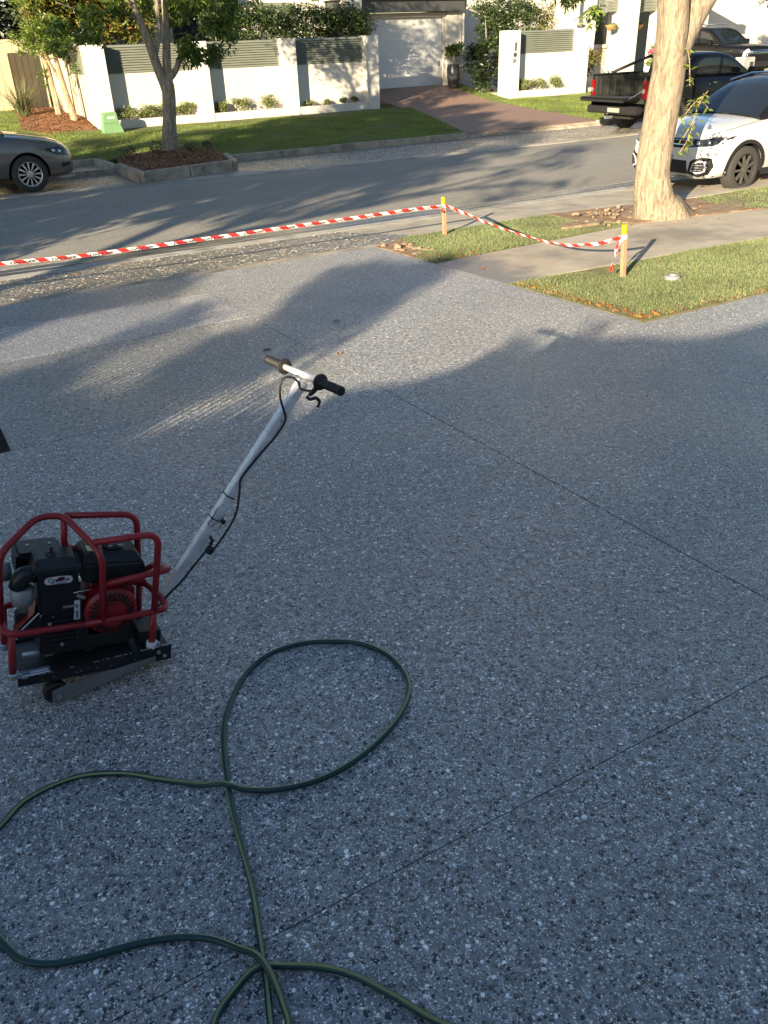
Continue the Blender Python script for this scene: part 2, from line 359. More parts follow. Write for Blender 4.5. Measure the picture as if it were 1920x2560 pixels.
def tape():
    ma = mat('red_and_white_tape', (.8, .8, .8), .35); q = N(ma); uv = q.n('ShaderNodeUVMap'); s = q.n('ShaderNodeSeparateXYZ'); q.l(uv.outputs[0], s.inputs[0])
    sk = q.math('MULTIPLY_ADD', s.outputs[1], .25); q.l(s.outputs[0], sk.node.inputs[2])
    fr = q.math('FRACT', sk); g = q.math('GREATER_THAN', fr, .5)
    q.col(q.mix(g, (.78, .76, .72), (.72, .03, .025))); return ma
M_tape = tape()
M_ink = mat('black_print', (.03, .03, .04), .5)
# machine
def worn(name, c, wear, rough=.45, sc=22, th=(.62, .70), metal=0):
    ma = mat(name, c, rough, metal); q = N(ma); g = q.n('ShaderNodeNewGeometry'); e = q.ramp(g.outputs['Pointiness'], [(.53, 0.0), (.60, 1.0)])
    n = q.ramp(q.noise(sc, 6, .7), [(th[0], 0.0), (th[1], 1.0)]); f = q.math('MULTIPLY', n, .6)
    d = q.noise(5, 5, .6); base = q.ramp(d, [(.3, tuple(x*.8 for x in c)), (.7, tuple(min(1, x*1.25) for x in c))]); q.col(q.mix(f, base, wear)); q.rough(q.ramp(d, [(.3, rough-.1), (.7, rough+.2)]))
    q.bump(q.noise(90, 4), .12, .001); return ma
M_red = worn('worn_red_paint', (.30, .014, .020), (.16, .06, .05), .33, 22, (.66, .72))
M_black = worn('scuffed_black_paint', (.010, .011, .013), (.22, .23, .24), .42, 60, (.70, .74))
M_plas = worn('black_engine_plastic', (.009, .010, .012), (.06, .06, .065), .4, 60, (.68, .74))
M_blackm = mat('black_cast_metal', (.02, .02, .022), .55)
M_alu = mat('scuffed_aluminium', (.8, .8, .82), .3, .3); q = N(M_alu)
_a = q.noise(18, 6, .7); q.col(q.ramp(_a, [(.3, (.70, .70, .72)), (.6, (.90, .90, .92))])); q.rough(q.ramp(q.noise(40, 5), [(.3, .22), (.7, .42)])); q.bump(_a, .08, .001)
M_zinc = mat('galvanised_steel', (.45, .46, .47), .4, .8)
M_rubber = mat('black_rubber', (.013, .013, .014), .6)
M_bowl = mat('cast_grey_bowl', (.30, .31, .31), .5, .3)
M_arm = worn('bare_dirty_steel', (.17, .17, .17), (.09, .08, .07), .6, 14, (.55, .65))
M_stick = mat('white_sticker', (.72, .72, .74), .45); M_stickr = mat('dark_red_print', (.16, .01, .02), .5); M_stickb = mat('grey_blue_print', (.16, .20, .27), .5)
def hosemat():
    ma = mat('green_hose', (.01, .07, .06), .35); q = N(ma); uv = q.n('ShaderNodeUVMap'); s = q.n('ShaderNodeSeparateXYZ'); q.l(uv.outputs[0], s.inputs[0])
    v = s.outputs[1]; a = q.math('LESS_THAN', q.math('ABSOLUTE', q.math('SUBTRACT', v, .56)), .055); b = q.math('LESS_THAN', q.math('ABSOLUTE', q.math('SUBTRACT', v, .56)), .012)
    st = q.math('SUBTRACT', a, b); base = q.ramp(q.noise(3, 4), [(.3, (.004, .040, .040)), (.7, (.008, .065, .06))]); q.col(q.mix(st, base, (.36, .38, .13))); return ma
M_hose = hosemat()
# cars
def paint(name, c, metal=0, rough=.35, coat=1.0, sp=.5):
    ma = mat(name, c, rough, metal, Coat_Weight=coat, Coat_Roughness=.06, Specular_IOR_Level=sp); return ma
P_white = paint('white_car_paint', (.55, .54, .52)); P_grey = paint('bronze_grey_paint', (.15, .138, .125), .55, .35)
P_black = paint('black_car_paint', (.006, .006, .007), 0, .45, .35, .25); P_blk2 = paint('black_suv_paint', (.005, .005, .006), 0, .45, .3, .2)
M_trim = mat('black_car_trim', (.016, .016, .018), .65, 0, Specular_IOR_Level=.3); M_tyre = mat('tyre_rubber', (.035, .034, .033), .85)
M_glass = mat('tinted_car_glass', (.012, .016, .022), .04, 0, Specular_IOR_Level=.8)
M_chrome = mat('chrome', (.7, .7, .72), .12, 1); M_rimS = mat('silver_hubcap', (.55, .54, .52), .35, .5); M_rimD = mat('black_alloy', (.022, .022, .024), .6, 0, Specular_IOR_Level=.25)
M_rimG = mat('dusty_grey_alloy', (.085, .083, .08), .5, .3); M_lens = mat('headlamp_lens', (.025, .03, .035), .06, 0, Specular_IOR_Level=.7); M_lamp = mat('lamp_reflector', (.7, .72, .75), .15, .9)
M_tail = mat('red_tail_lamp', (.16, .004, .004), .2); M_gap = mat('panel_gap', (.01, .01, .01), .8)
M_beige = mat('light_interior', (.45, .44, .42), .7); M_plate = mat('number_plate', (.26, .26, .24), .5)
M_bed = mat('ribbed_bed_liner', (.03, .032, .028), .5)
# ------------------------------------------------------------------ terrain heights
def drv(x, y): return -.035*y
def zdrive(X, Y): return -.035*np.asarray(Y)
def zver(X, Y):
    Y = np.asarray(Y, float); return np.where(Y < 25, -.28+(Y-19)*.035, np.where(Y < 28, -.07+(Y-25)*.1333, .33+0*Y))
def zver1(x, y): return float(zver(x, y))
def zleft(X, Y):
    X = np.asarray(X, float); Y = np.asarray(Y, float)
    a = np.where(Y < 21, -.27, np.where(Y < 25, -.27+(Y-21)*.05, -.07+(Y-25)*.06)); b = zver(X, np.minimum(Y, 25))
    k = np.clip((X-4.0)/1.6, 0, 1); return a*(1-k)+np.where(Y < 25, b, a)*k
# slabs with a top that follows a height function, sides down
def sheet(name, poly, zf, mat_, parent=None, depth=.12, dens=None):
    bm = bmesh.new(); vs = [bm.verts.new((x, y, 0)) for x, y in poly]; bm.faces.new(vs); bm.normal_update()
    if dens:
        xs = [p[0] for p in poly]; ys = [p[1] for p in poly]
        for ax, lo, hi in ((0, min(xs), max(xs)), (1, min(ys), max(ys))):
            k = max(1, int((hi-lo)/dens))
            for i in range(1, k):
                c = [0, 0, 0]; c[ax] = lo+(hi-lo)*i/k; nn = [0, 0, 0]; nn[ax] = 1
                bmesh.ops.bisect_plane(bm, geom=bm.verts[:]+bm.edges[:]+bm.faces[:], plane_co=c, plane_no=nn)
    for v in bm.verts: v.co.z = float(zf(v.co.x, v.co.y))
    for f in bm.faces:
        if f.normal.z < 0: f.normal_flip()
    r = bmesh.ops.extrude_face_region(bm, geom=bm.faces[:]); 
    for e in r['geom']:
        if isinstance(e, bmesh.types.BMVert): e.co.z -= depth
    bmesh.ops.recalc_face_normals(bm, faces=bm.faces)
    me = bpy.data.meshes.new(name); bm.to_mesh(me); bm.free(); return link(name, me, parent, mat_)
# ------------------------------------------------------------------ the ground
g = MB(); g.add([(-400, -400, -.62), (400, -400, -.62), (400, 400, -.62), (-400, 400, -.62)], [(0, 1, 2, 3)])
struct(g.build('ground', M_soilgrass))
struct(sheet('road', [(-60, 11.16), (60, 11.16), (60, 16.6), (14, 16.42), (7, 16.66), (4.3, 17.02), (-60, 17.5)], lambda x, y: -.401, M_asph, depth=.2))
drvw = struct(sheet('driveway', [(-1.8, -3.0), (14, -3.0), (14, 4.66), (5.04, 4.66), (5.04, 9.08), (.25, 9.08), (.25, 5.03), (-1.8, 5.03)], lambda x, y: drv(x, y)-.03, M_soil, depth=.2, dens=3))
g_ = .0038; gb = .0019
for poly, mt in (([(-1.8, -3), (2.57-g_, -3), (2.57-g_, 1.27-gb), (-1.8, 1.27-gb)], M_agg),
             ([(-1.8, 1.27+gb), (2.57-g_, 1.27+gb), (2.57-g_, 5.03-g_), (-1.8, 5.03-g_)], M_agg),
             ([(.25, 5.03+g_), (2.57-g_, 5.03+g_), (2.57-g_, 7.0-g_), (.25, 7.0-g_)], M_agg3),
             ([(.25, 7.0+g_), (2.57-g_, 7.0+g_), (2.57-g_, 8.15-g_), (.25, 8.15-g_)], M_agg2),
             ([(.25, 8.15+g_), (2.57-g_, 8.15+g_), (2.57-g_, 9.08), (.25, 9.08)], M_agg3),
             ([(2.57+g_, -3), (14, -3), (14, 1.27-gb), (2.57+g_, 1.27-gb)], M_agg),
             ([(2.57+g_, 1.27+gb), (14, 1.27+gb), (14, 4.66), (5.04, 4.66), (5.04, 9.08), (2.57+g_, 9.08)], M_agg)):
    sheet('slab', poly, drv, mt, drvw, depth=.028)
def zlay(x, y): return -.318 + (-.405+.318)*min(1, max(0, (y-9.1)/1.5))
struct(sheet('gravel_strip', [(-6, 9.22), (5.35, 9.22), (5.8, 9.55), (5.6, 9.9), (5.3, 10.6), (-6, 10.6)], zlay, M_gravel, depth=.15, dens=.5))
struct(sheet('concrete_edging', [(-6, 9.08), (5.04, 9.08), (5.35, 9.22), (-6, 9.22)], lambda x, y: -.318, M_kerb, depth=.15))
struct(sheet('concrete_strip', [(5.35, 9.22), (5.6, 9.42), (8.0, 9.45), (10.0, 9.05), (40, 8.95), (40, 10.6), (5.3, 10.6), (5.6, 9.9), (5.8, 9.55)], zlay, M_cem, depth=.15, dens=.5))
struct(sheet('gutter_lip', [(-20, 10.6), (40, 10.6), (40, 10.80), (-20, 10.80)], lambda x, y: -.402, M_lip, depth=.15))
struct(sheet('gutter', [(-20, 10.80), (40, 10.80), (40, 11.16), (-20, 11.16)], lambda x, y: -.405, M_wet, depth=.15))
# pale silt ribbon left by the water
s_ = [(x, 10.93+.03*math.sin(x*1.3)+.03*math.sin(x*3.1)) for x in np.arange(-2, 14, .4)]
gm = MB(); n_ = len(s_)
gm.add([(x, y-.012*(1+.6*math.sin(x*5)), -.401) for x, y in s_]+[(x, y+.012*(1+.6*math.cos(x*4)), -.401) for x, y in s_], [(i, i+1, n_+i+1, n_+i) for i in range(n_-1)])
struct(gm.build('silt_line', M_lip))
# near verge: footpath, two lawns, bed
FPL = [(5.04, 6.5), (5.04, 7.75), (40, 7.2), (40, 6.0)]
struct(sheet('footpath', [(5.05, 6.5), (5.30, 6.48), (9.0, 6.33), (40, 6.0), (40, 7.2), (10.2, 7.62), (9.2, 7.85), (8.3, 8.0), (5.6, 7.80), (5.05, 7.76)], drv, M_pathd, depth=.12, dens=2.5))
LA = [(5.06, 7.78), (5.6, 7.82), (8.3, 8.02), (7.9, 8.75), (8.0, 9.43), (5.6, 9.40), (5.45, 9.1), (5.35, 8.6), (5.06, 8.2)]
LB = [(5.06, 4.70), (40, 4.70), (40, 5.98), (9.0, 6.31), (5.30, 6.46), (5.06, 6.46)]
LC = [(9.95, 8.0), (10.3, 7.66), (40, 7.24), (40, 8.93), (10.5, 9.0)]
zl = lambda x, y: -.035*np.asarray(y)+.0
la = struct(sheet('near_verge_lawn', LA, zl, M_soilgrassn, depth=.15, dens=1)); lb = struct(sheet('lawn', LB, zl, M_soilgrassn, depth=.15, dens=3)); lc = struct(sheet('kerbside_lawn', LC, zl, M_soilgrassn, depth=.15, dens=3))
struct(sheet('dirt_patch', [(5.06, 8.2), (5.35, 8.6), (5.45, 9.1), (5.6, 9.40), (5.35, 9.22), (5.04, 9.08)], lambda x, y: drv(x, y)+.005, M_dirt, depth=.15))
struct(sheet('tree_base_dirt', [(8.3, 8.02), (9.2, 7.87), (10.28, 7.66), (9.93, 8.0), (10.4, 8.95), (9.6, 9.08), (8.0, 9.43), (7.9, 8.75)], lambda x, y: drv(x, y)+.01, M_dirt, depth=.15, dens=.4))
struct(sheet('garden_bed', [(-1.8, 5.03), (.25, 5.03), (.25, 9.08), (-1.8, 9.08)], lambda x, y: drv(x, y)-.10, M_soil, depth=.12))
struct(sheet('side_yard', [(-40, -3), (-1.8, -3), (-1.8, 9.08), (-40, 9.08)], lambda x, y: drv(x, min(y, 9))-.02, M_soilgrass, depth=.15, dens=4))
struct(sheet('house_pad', [(-40, -60), (60, -60), (60, -3), (-40, -3)], lambda x, y: .105, M_path, depth=.6))
kg = lambda P: (P[:, 0] < 16) | (rng.uniform(0, 1, len(P)) < .15)
def crop(P): return P[:, 0] < 15
def edgekeep(P):  # turf thins out into dry leaf litter along the driveway edge
    d = np.minimum(P[:, 0]-5.06, P[:, 1]-4.70); return (P[:, 0] < 15) & (rng.uniform(0, 1, len(P)) < np.clip(.25+d*3.2, 0, 1))
grass('grass', LA, zdrive, 9500, .034, .007, M_grassn, keep=crop)['kind'] = 'stuff'
o = grass('grass', LB, zdrive, 3200, .034, .008, M_grassn, keep=edgekeep); o['kind'] = 'stuff'
LB2 = [(5.06, 4.70), (9.5, 4.70), (9.5, 6.25), (5.30, 6.46), (5.06, 6.46)]
o = grass('grass', LB2, zdrive, 8500, .032, .0065, M_grassn, keep=edgekeep); o['kind'] = 'stuff'
o = grass('grass', LC, zdrive, 2600, .05, .009, M_grassn, keep=crop); o['kind'] = 'stuff'
# fallen leaves litter along the lawn edge and on the gravel
def litter(name, P, zf, size, mt, lift=.006):
    n = len(P); z = zf(P[:, 0], P[:, 1])+lift; a = rng.uniform(0, 2*math.pi, n); L = size*rng.uniform(.5, 1.3, n)
    d = np.column_stack([np.cos(a), np.sin(a), rng.uniform(-.15, .3, n)]); s = np.column_stack([-np.sin(a), np.cos(a), rng.uniform(-.25, .25, n)])
    B = np.column_stack([P, z]); V = np.stack([B-d*L[:, None]*.5, B+s*L[:, None]*.25+[0, 0, .004], B+d*L[:, None]*.5, B-s*L[:, None]*.25], 1).reshape(-1, 3)
    return np_mesh(name, V, np.arange(4*n).reshape(n, 4), mt, rng.uniform(0, 1, n))
P = np.concatenate([np.column_stack([rng.uniform(5.08, 11, 380), 4.72+np.abs(rng.normal(0, .08, 380))]), np.column_stack([5.09+np.abs(rng.normal(0, .07, 260)), rng.uniform(4.75, 6.4, 260)]),
    np.column_stack([rng.uniform(5.1, 5.7, 80), rng.uniform(7.75, 8.2, 80)])])
litter('leaf_litter', P, zdrive, .045, M_fallen, .012)['kind'] = 'stuff'
P = np.column_stack([rng.uniform(0, 6.5, 60), rng.uniform(9.25, 10.6, 60)])
litter('leaf_litter', P, lambda X, Y: np.array([zlay(x, y) for x, y in zip(X, Y)]), .05, M_fallen)['kind'] = 'stuff'
P = np.column_stack([rng.uniform(5.2, 14, 160), rng.uniform(4.8, 9.4, 160)])
litter('leaf_litter', P, zdrive, .04, M_fallen, .03)['kind'] = 'stuff'
# stones thrown up around the tree base and at the turf corner
def rocks(name, cs, mt, kind='stuff'):
    mb = MB()
    for (x, y, z, r) in cs:
        base = [Vector((math.cos(a)*math.cos(b), math.sin(a)*math.cos(b), math.sin(b))) for b in (-.6, .5) for a in np.arange(0, 6.28, 1.2566)]+[Vector((0, 0, 1)), Vector((0, 0, -1))]
        k = Vector((random.uniform(.7, 1.5), random.uniform(.6, 1.2), random.uniform(.4, .8)))
        vs = [Vector((x, y, z))+Vector((v.x*k.x, v.y*k.y, v.z*k.z))*r*random.uniform(.75, 1.2) for v in base]
        fs = []
        for i in range(5): fs += [(i, (i+1) % 5, 5+(i+1) % 5, 5+i), (5+i, 5+(i+1) % 5, 10), ((i+1) % 5, i, 11)]
        mb.add(vs, fs)
    o = mb.build(name, mt); o['kind'] = kind; return o
rocks('rubble', [(5.1+random.uniform(0, .4), 8.25+random.uniform(0, .9), -.30, random.uniform(.02, .06)) for _ in range(22)], M_rock)
cs = []
for _ in range(80):
    a = random.uniform(0, 6.28); rr = random.uniform(.28, .95); x = 8.8+rr*math.cos(a)*1.15; y = 8.45+rr*math.sin(a)*.75
    if y > 7.75: cs.append((x, y, -.29+random.uniform(0, .03), random.uniform(.012, .045)))
rocks('rubble', cs, M_rock)
rocks('rubble', [(8.35+random.gauss(0, .12), 8.75+random.gauss(0, .10), -.27+random.uniform(0, .03), random.uniform(.012, .035)) for _ in range(26)], M_rock)
# pale flat sandstone slabs by the trunk
for x, y, L in ((7.75, 8.45, .42), (9.75, 7.95, .5), (10.1, 8.15, .4)):
    struct(MB().prism([(x-L, y-.10), (x+L*.4, y-.16), (x+L, y-.02), (x+L*.6, y+.10), (x-L*.5, y+.12)], -.32, -.262).build('stone', M_rock, bevel=.01), 'structure')
# ------------------------------------------------------------------ far side
struct(sheet('far_gravel_strip', [(-60, 17.95), (4.3, 17.3), (4.36, 17.0), (6.5, 17.3), (7, 16.95), (14, 16.75), (60, 16.95), (60, 18.92), (4.4, 18.92), (4.4, 20.7), (-60, 20.7)], lambda x, y: -.396, M_gravel, depth=.2))
struct(sheet('far_concrete_channel', [(-60, 17.5), (4.3, 17.02), (7, 16.66), (14, 16.42), (60, 16.6), (60, 16.95), (14, 16.75), (7, 16.95), (6.5, 17.3), (4.36, 17.0), (4.3, 17.3), (-60, 17.95)], lambda x, y: -.392, M_cem, depth=.2))
kerb = struct(MB().box(-20, 45, 18.94, 19.02, -.5, -.30).build('kerb', M_kerb))
def kseg(x0, y0, x1, y1, wd=.15, zt=-.262, zb=-.5, gap=.008, L=1.2):
    a = Vector((x0, y0, 0)); b = Vector((x1, y1, 0)); d = b-a; n = max(1, round(d.length/L)); u = d.normalized(); ang = math.atan2(u.y, u.x)
    for i in range(n):
        p = a+d*(i/n); l = d.length/n-gap; dz = random.uniform(-.012, .012)
        MM = Matrix.Translation(p+Vector((0, 0, dz))) @ Matrix.Rotation(ang+random.uniform(-.006, .006), 4, 'Z')
        MB().box(0, l, -wd/2, wd/2, zb, zt, M=MM).build('kerbstone', M_kerb, kerb, bevel=.014)
kseg(6.85, 18.99, 13.3, 18.95); kseg(13.3, 18.95, 17.6, 18.86, zt=-.33); kseg(17.6, 18.86, 18.6, 18.98, L=.5); kseg(18.6, 18.98, 34, 19.0)
kseg(-8, 20.8, 4.4, 20.8); kseg(4.4, 20.72, 4.4, 18.95)
# kerbed tree pit
pit = empty('tree_pit', (5.4, 18.2, -.4)); tag(pit, 'raised kerb planter of old concrete with red mulch round the street tree', 'planter')
def pk(x0, y0, x1, y1, L=.9):
    a = Vector((x0, y0, 0)); b = Vector((x1, y1, 0)); d = b-a; n = max(1, round(d.length/L)); ang = math.atan2(d.y, d.x)
    for i in range(n):
        p = a+d*(i/n)-Vector((5.4, 18.2, -.4)); MM = Matrix.Translation(p) @ Matrix.Rotation(ang, 4, 'Z')
        MB().box(0, d.length/n-.008, -.075, .075, -.45, -.20+random.uniform(-.008, .008), M=MM).build('kerbstone', M_kerb, pit, bevel=.014)
pk(4.44, 18.86, 4.42, 17.15); pk(4.42, 17.12, 6.42, 17.62); pk(6.5, 17.66, 6.8, 18.95)
def zpit(x, y):
    c = math.exp(-(((x-5.8)/.8)**2+((y-19.5)/1.0)**2)); return -.24+.13*c+.02*math.sin(x*9)*math.sin(y*7)
pm = sheet('mulch_bed', [(4.5, 17.2), (6.4, 17.72), (6.72, 19.0), (6.9, 19.9), (5.9, 20.3), (4.7, 20.1), (4.45, 19.0)], zpit, M_mulch, pit, depth=.2, dens=.2); pm.location = (-5.4, -18.2, .4)
P = sample_poly([(4.5, 17.2), (6.4, 17.72), (6.72, 19.0), (6.9, 19.9), (5.9, 20.3), (4.7, 20.1), (4.45, 19.0)], 5000)
c_ = litter('mulch_chips', P, lambda X, Y: np.array([zpit(x, y) for x, y in zip(X, Y)]), .06, M_chip, .012); c_.parent = pit; c_.location = (-5.4, -18.2, .4); c_['kind'] = 'stuff'
# far lawns and brick coloured driveway
FL = [(4.45, 20.85), (4.45, 20.0), (4.7, 20.15), (5.9, 20.35), (6.9, 19.95), (6.75, 19.05), (13.3, 19.03), (14.2, 21.6), (15.3, 24.9), (15.0, 25.3), (5.56, 25.3), (4.45, 25.3)]
FL0 = [(-30, 20.88), (4.45, 20.88), (4.45, 25.3), (4.3, 26.3), (3.9, 27), (4.3, 30.9), (-30, 30.9)]
FR = [(17.75, 18.98), (18.6, 19.06), (34, 19.08), (34, 25.3), (18.6, 25.3), (18.75, 28.0), (19.35, 28.0), (19.35, 25.3), (18.45, 24.4), (18.0, 21.5)]
struct(sheet('far_verge_lawn', FL, zver, M_soilgrass, depth=.3, dens=1)); struct(sheet('neighbour_lawn', FL0, zleft, M_soilgrass, depth=.3, dens=1))
FR = [(17.75, 18.98), (18.6, 19.06), (34, 19.08), (34, 25.3), (19.35, 25.3), (19.35, 28.0), (18.75, 28.0), (18.45, 24.4), (18.0, 21.5)]
struct(sheet('right_verge_lawn', FR, zver, M_soilgrass, depth=.3, dens=1))
struct(sheet('brick_driveway', [(13.3, 18.98), (17.75, 18.94), (18.0, 21.5), (18.45, 24.4), (18.75, 28.02), (14.9, 28.02), (15.0, 25.3), (15.3, 24.9), (14.2, 21.6)], lambda x, y: float(zver(x, y))+.004, M_brick, depth=.3, dens=.7))
struct(sheet('neighbour_yard', [(34, 19.0), (34, 40), (19.35, 40), (19.35, 25.3), (34, 25.3)][0:0] or [(19.35, 25.3), (34, 25.3), (34, 40), (19.35, 40)], lambda x, y: .10, M_path, depth=.5))
struct(sheet('right_driveway', [(34, 19.08), (60, 19.08), (60, 40), (34, 40)], lambda x, y: .02, M_path, depth=.5))
struct(sheet('left_back_yard', [(-30, 30.9), (5.5, 30.9), (5.5, 60), (-30, 60)], lambda x, y: .22, M_soilgrass, depth=.6))
struct(sheet('back_yard', [(5.62, 25.5), (14.9, 25.5), (14.9, 60), (5.62, 60)], lambda x, y: .05, M_soilgrass, depth=.6))
kx = lambda P: (P[:, 0] > -1)
for poly, zf in ((FL, zver), (FL0, zleft), (FR, zver)):
    o = grass('grass', poly, zf, 1500, .05, .014, M_grass, keep=lambda P: (P[:, 0] > .5) & (P[:, 0] < 28)); o['kind'] = 'stuff'
# mulch mound by the left fence
def zm(x, y):
    x = np.asarray(x, float); y = np.asarray(y, float)
    return zleft(np.minimum(x, 3.9), y)+.004+.17*np.exp(-((x-5.2)**2/.7+(y-27.2)**2/1.9))+.012*np.sin(x*11)*np.sin(y*9)
MP = [(5.54, 25.15), (4.2, 25.25), (3.7, 26.4), (4.1, 28.5), (4.2, 30.9), (5.54, 30.9)]
struct(sheet('mulch_bed', MP, zm, M_mulch, depth=.3, dens=.25))
litter('mulch_chips', sample_poly(MP, 5000), zm, .07, M_chip, .012)['kind'] = 'stuff'
o = MB().lathe([(.16, 0), (.17, .03), (.14, .045)], 16).build('round_concrete_lid', M_cem, smooth=False); o.location = (3.85, 25.0, -.085); tag(o, 'small round concrete cover lying in the grass beside the mulch', 'cover')
# ------------------------------------------------------------------ fence of the white house
fence = empty('front_fence', (10, 25.2, -.08)); tag(fence, 'long white rendered front fence with sage louvre panels left of the garage', 'fence')
fence2 = empty('front_fence', (21, 25.2, -.08)); tag(fence2, 'short white rendered fence wall carrying the house number right of the driveway', 'fence')
def off(o, par): o.parent = par; o.location = (-par.location[0], -par.location[1], -par.location[2]); return o
ZT = 1.965; ZB = -.14
def post(par, x0, x1, y0=25.1, y1=25.62): return off(MB().box(x0, x1, y0, y1, ZB, ZT).build('post', M_white, bevel=.008), par)
def bay(par, x0, x1, ns=11):
    off(MB().box(x0+.001, x1-.001, 25.47, 25.60, ZB, 1.27).build('wall', M_white), par)
    off(MB().box(x0+.001, x1-.001, 25.115, 25.20, ZB, .17).build('planter_wall', M_white, bevel=.006), par)
    off(MB().box(x0+.002, x1-.002, 25.20, 25.47, ZB, .10).build('planter_soil', M_mulch), par)
    for fa, fb in ((x0+.002, x0+.045), (x1-.045, x1-.002)): off(MB().box(fa, fb, 25.43, 25.50, 1.272, 1.955).build('louvre_frame', M_slat), par)
    off(MB().box(x0+.045, x1-.045, 25.492, 25.50, 1.272, 1.95).build('louvre_gap_shade', M_dark), par)  # dark sheet standing in for shadow in the gaps between slats
    z0 = 1.285; dz = (1.95-z0)/ns
    for i in range(ns):
        z = z0+dz*i
        s = MB().add([(x0+.045, 25.435, z), (x1-.045, 25.435, z), (x1-.045, 25.478, z+dz*.86), (x0+.045, 25.478, z+dz*.86), (x0+.045, 25.447, z-.004), (x1-.045, 25.447, z-.004), (x1-.045, 25.488, z+dz*.86), (x0+.045, 25.488, z+dz*.86)],
                 [(0, 1, 2, 3), (4, 7, 6, 5), (0, 4, 5, 1), (3, 2, 6, 7), (0, 3, 7, 4), (1, 5, 6, 2)]); off(s.build('slat', M_slat), par)
posts = [(5.60, 6.03), (8.42, 8.84), (11.11, 11.52), (13.87, 14.27)]
for a, b in posts: post(fence, a, b)
for i in range(3): bay(fence, posts[i][1], posts[i+1][0])
post(fence2, 19.31, 19.71, 25.1, 25.75); bay(fence2, 19.71, 22.29); post(fence2, 22.29, 22.72)
# return wall on the left with its own louvre and downpipe groove
off(MB().box(5.60, 5.72, 25.62, 30.8, ZB, 1.27).build('return_wall', M_creamwall), fence)
off(MB().box(5.60, 5.72, 25.62, 25.95, 1.27, 1.96).build('return_pier', M_creamwall), fence)
for i in range(11):
    off(MB().box(5.615, 5.64, 25.97, 28.1, 1.29+i*.061, 1.29+i*.061+.054).build('slat', M_slat), fence)
off(MB().box(5.60, 5.72, 28.1, 30.8, 1.27, 1.96).build('return_wall', M_creamwall), fence)
off(MB().box(5.585, 5.605, 27.0, 27.03, .1, 1.27).build('joint_cover', M_dark), fence)
# house number and letterbox on the post
t27 = text_mesh('27', .135, .006, .004); o = link('house_number', t27, None, M_dark); o.rotation_euler = (R(90), 0, 0); o.location = (19.475, 25.09, 1.075); o.parent = fence2; o.location = Vector(o.location)-fence2.location
off(MB().box(19.475, 19.535, 25.082, 25.098, 1.38, 1.62).build('letter_slot', M_dark), fence2)
off(MB().lathe([(.068, 0), (.068, .015), (.048, .02), (.046, .012)], 20, Matrix.Translation((19.49, 25.099, 1.26)) @ Matrix.Rotation(R(90), 4, 'X')).build('round_vent', M_dark), fence2)
off(MB().box(19.44, 19.56, 25.092, 25.099, 1.655, 1.672).build('name_strip', M_dark), fence2)
# low shrubs in the planters
def shrub(name, x, y, z, r, h, n, mt, lab, cat='shrub', group=None, size=.055, stem=True):
    e = empty(name, (x, y, z)); tag(e, lab, cat, group)
    P = np.concatenate([clumps((0, 0, h*.62), (r*.75, r*.5, h*.32), max(5, n//60), r*.38, 60)])
    leaves('foliage', P, size, mt, e)
    if stem:
        mb = MB()
        for k in range(4):
            a = k*1.6+.3; mb.tube([(0, 0, -.02), (math.cos(a)*r*.3, math.sin(a)*r*.2, h*.35), (math.cos(a)*r*.5, math.sin(a)*r*.3, h*.7)], [.012, .008, .004], 5)
        mb.build('stem', M_bark2, e)
    return e
pl_ = 'low shrubs in the fence planter'
for i, (x, r, h, lab) in enumerate([(6.45, .36, .36, 'low shrub in the first planter bay, hard by the corner post'), (6.95, .36, .38, 'low shrub in the first planter bay, just left of the street tree trunk'),
        (7.55, .38, .40, 'low shrub in the first planter bay, just right of the street tree trunk'), (8.1, .34, .38, 'low shrub in the first planter bay, against its right hand post'),
        (9.15, .26, .36, 'low shrub leftmost in the second planter bay'), (9.75, .34, .42, 'low rounded shrub in the middle of the second planter bay'), (10.6, .38, .42, 'widest low shrub at the right of the second planter bay'),
        (12.0, .22, .20, 'small straggly shrub in the third planter bay, near its left post'), (12.5, .20, .22, 'small straggly shrub in the middle of the third planter bay'), (13.1, .14, .24, 'dark little shrub in the third planter bay, in tree shade'), (13.5, .13, .26, 'dark little shrub beside the last fence post before the garage'),
        (20.1, .32, .42, 'low shrub left in the planter under the number fence'), (20.75, .36, .42, 'low shrub in the middle of the planter under the number fence'), (21.55, .36, .44, 'vase shaped shrub standing alone at the right of the number fence planter')]):
    shrub('low_shrub', x, 25.33, .10, r, h, 900 if r > .25 else 420, M_leafS, lab, group=pl_)
# green service pillar
gp = empty('service_pillar', (5.78, 24.6, -.09)); tag(gp, 'stepped light green electrical service pillar in front of the corner fence post', 'service pillar')
MB().add([(-.27, -.15, 0), (.27, -.15, 0), (.27, .15, 0), (-.27, .15, 0), (-.25, -.14, .24), (.19, -.14, .24), (.19, .14, .24), (-.25, .14, .24)], [(0, 3, 2, 1), (4, 5, 6, 7), (0, 1, 5, 4), (1, 2, 6, 5), (2, 3, 7, 6), (3, 0, 4, 7)]).build('base', M_green, gp, bevel=.012)
MB().add([(-.245, -.13, .24), (.17, -.13, .24), (.17, .13, .24), (-.245, .13, .24), (-.215, -.115, .50), (.14, -.115, .50), (.14, .115, .50), (-.215, .115, .50)], [(0, 3, 2, 1), (4, 5, 6, 7), (0, 1, 5, 4), (1, 2, 6, 5), (2, 3, 7, 6), (3, 0, 4, 7)]).build('cover', M_green, gp, bevel=.014)
MB().box(-.12, .08, -.131, -.124, .36, .40).build('label_plate', M_stick, gp)
# ------------------------------------------------------------------ house with garage
hs = empty('house', (17, 28, .33)); tag(hs, 'white rendered house with a panel garage door, dark eave and tall columns behind the fence', 'house')
def hp(mb, name, mt, **k): return off(mb.build(name, mt, **k), hs)
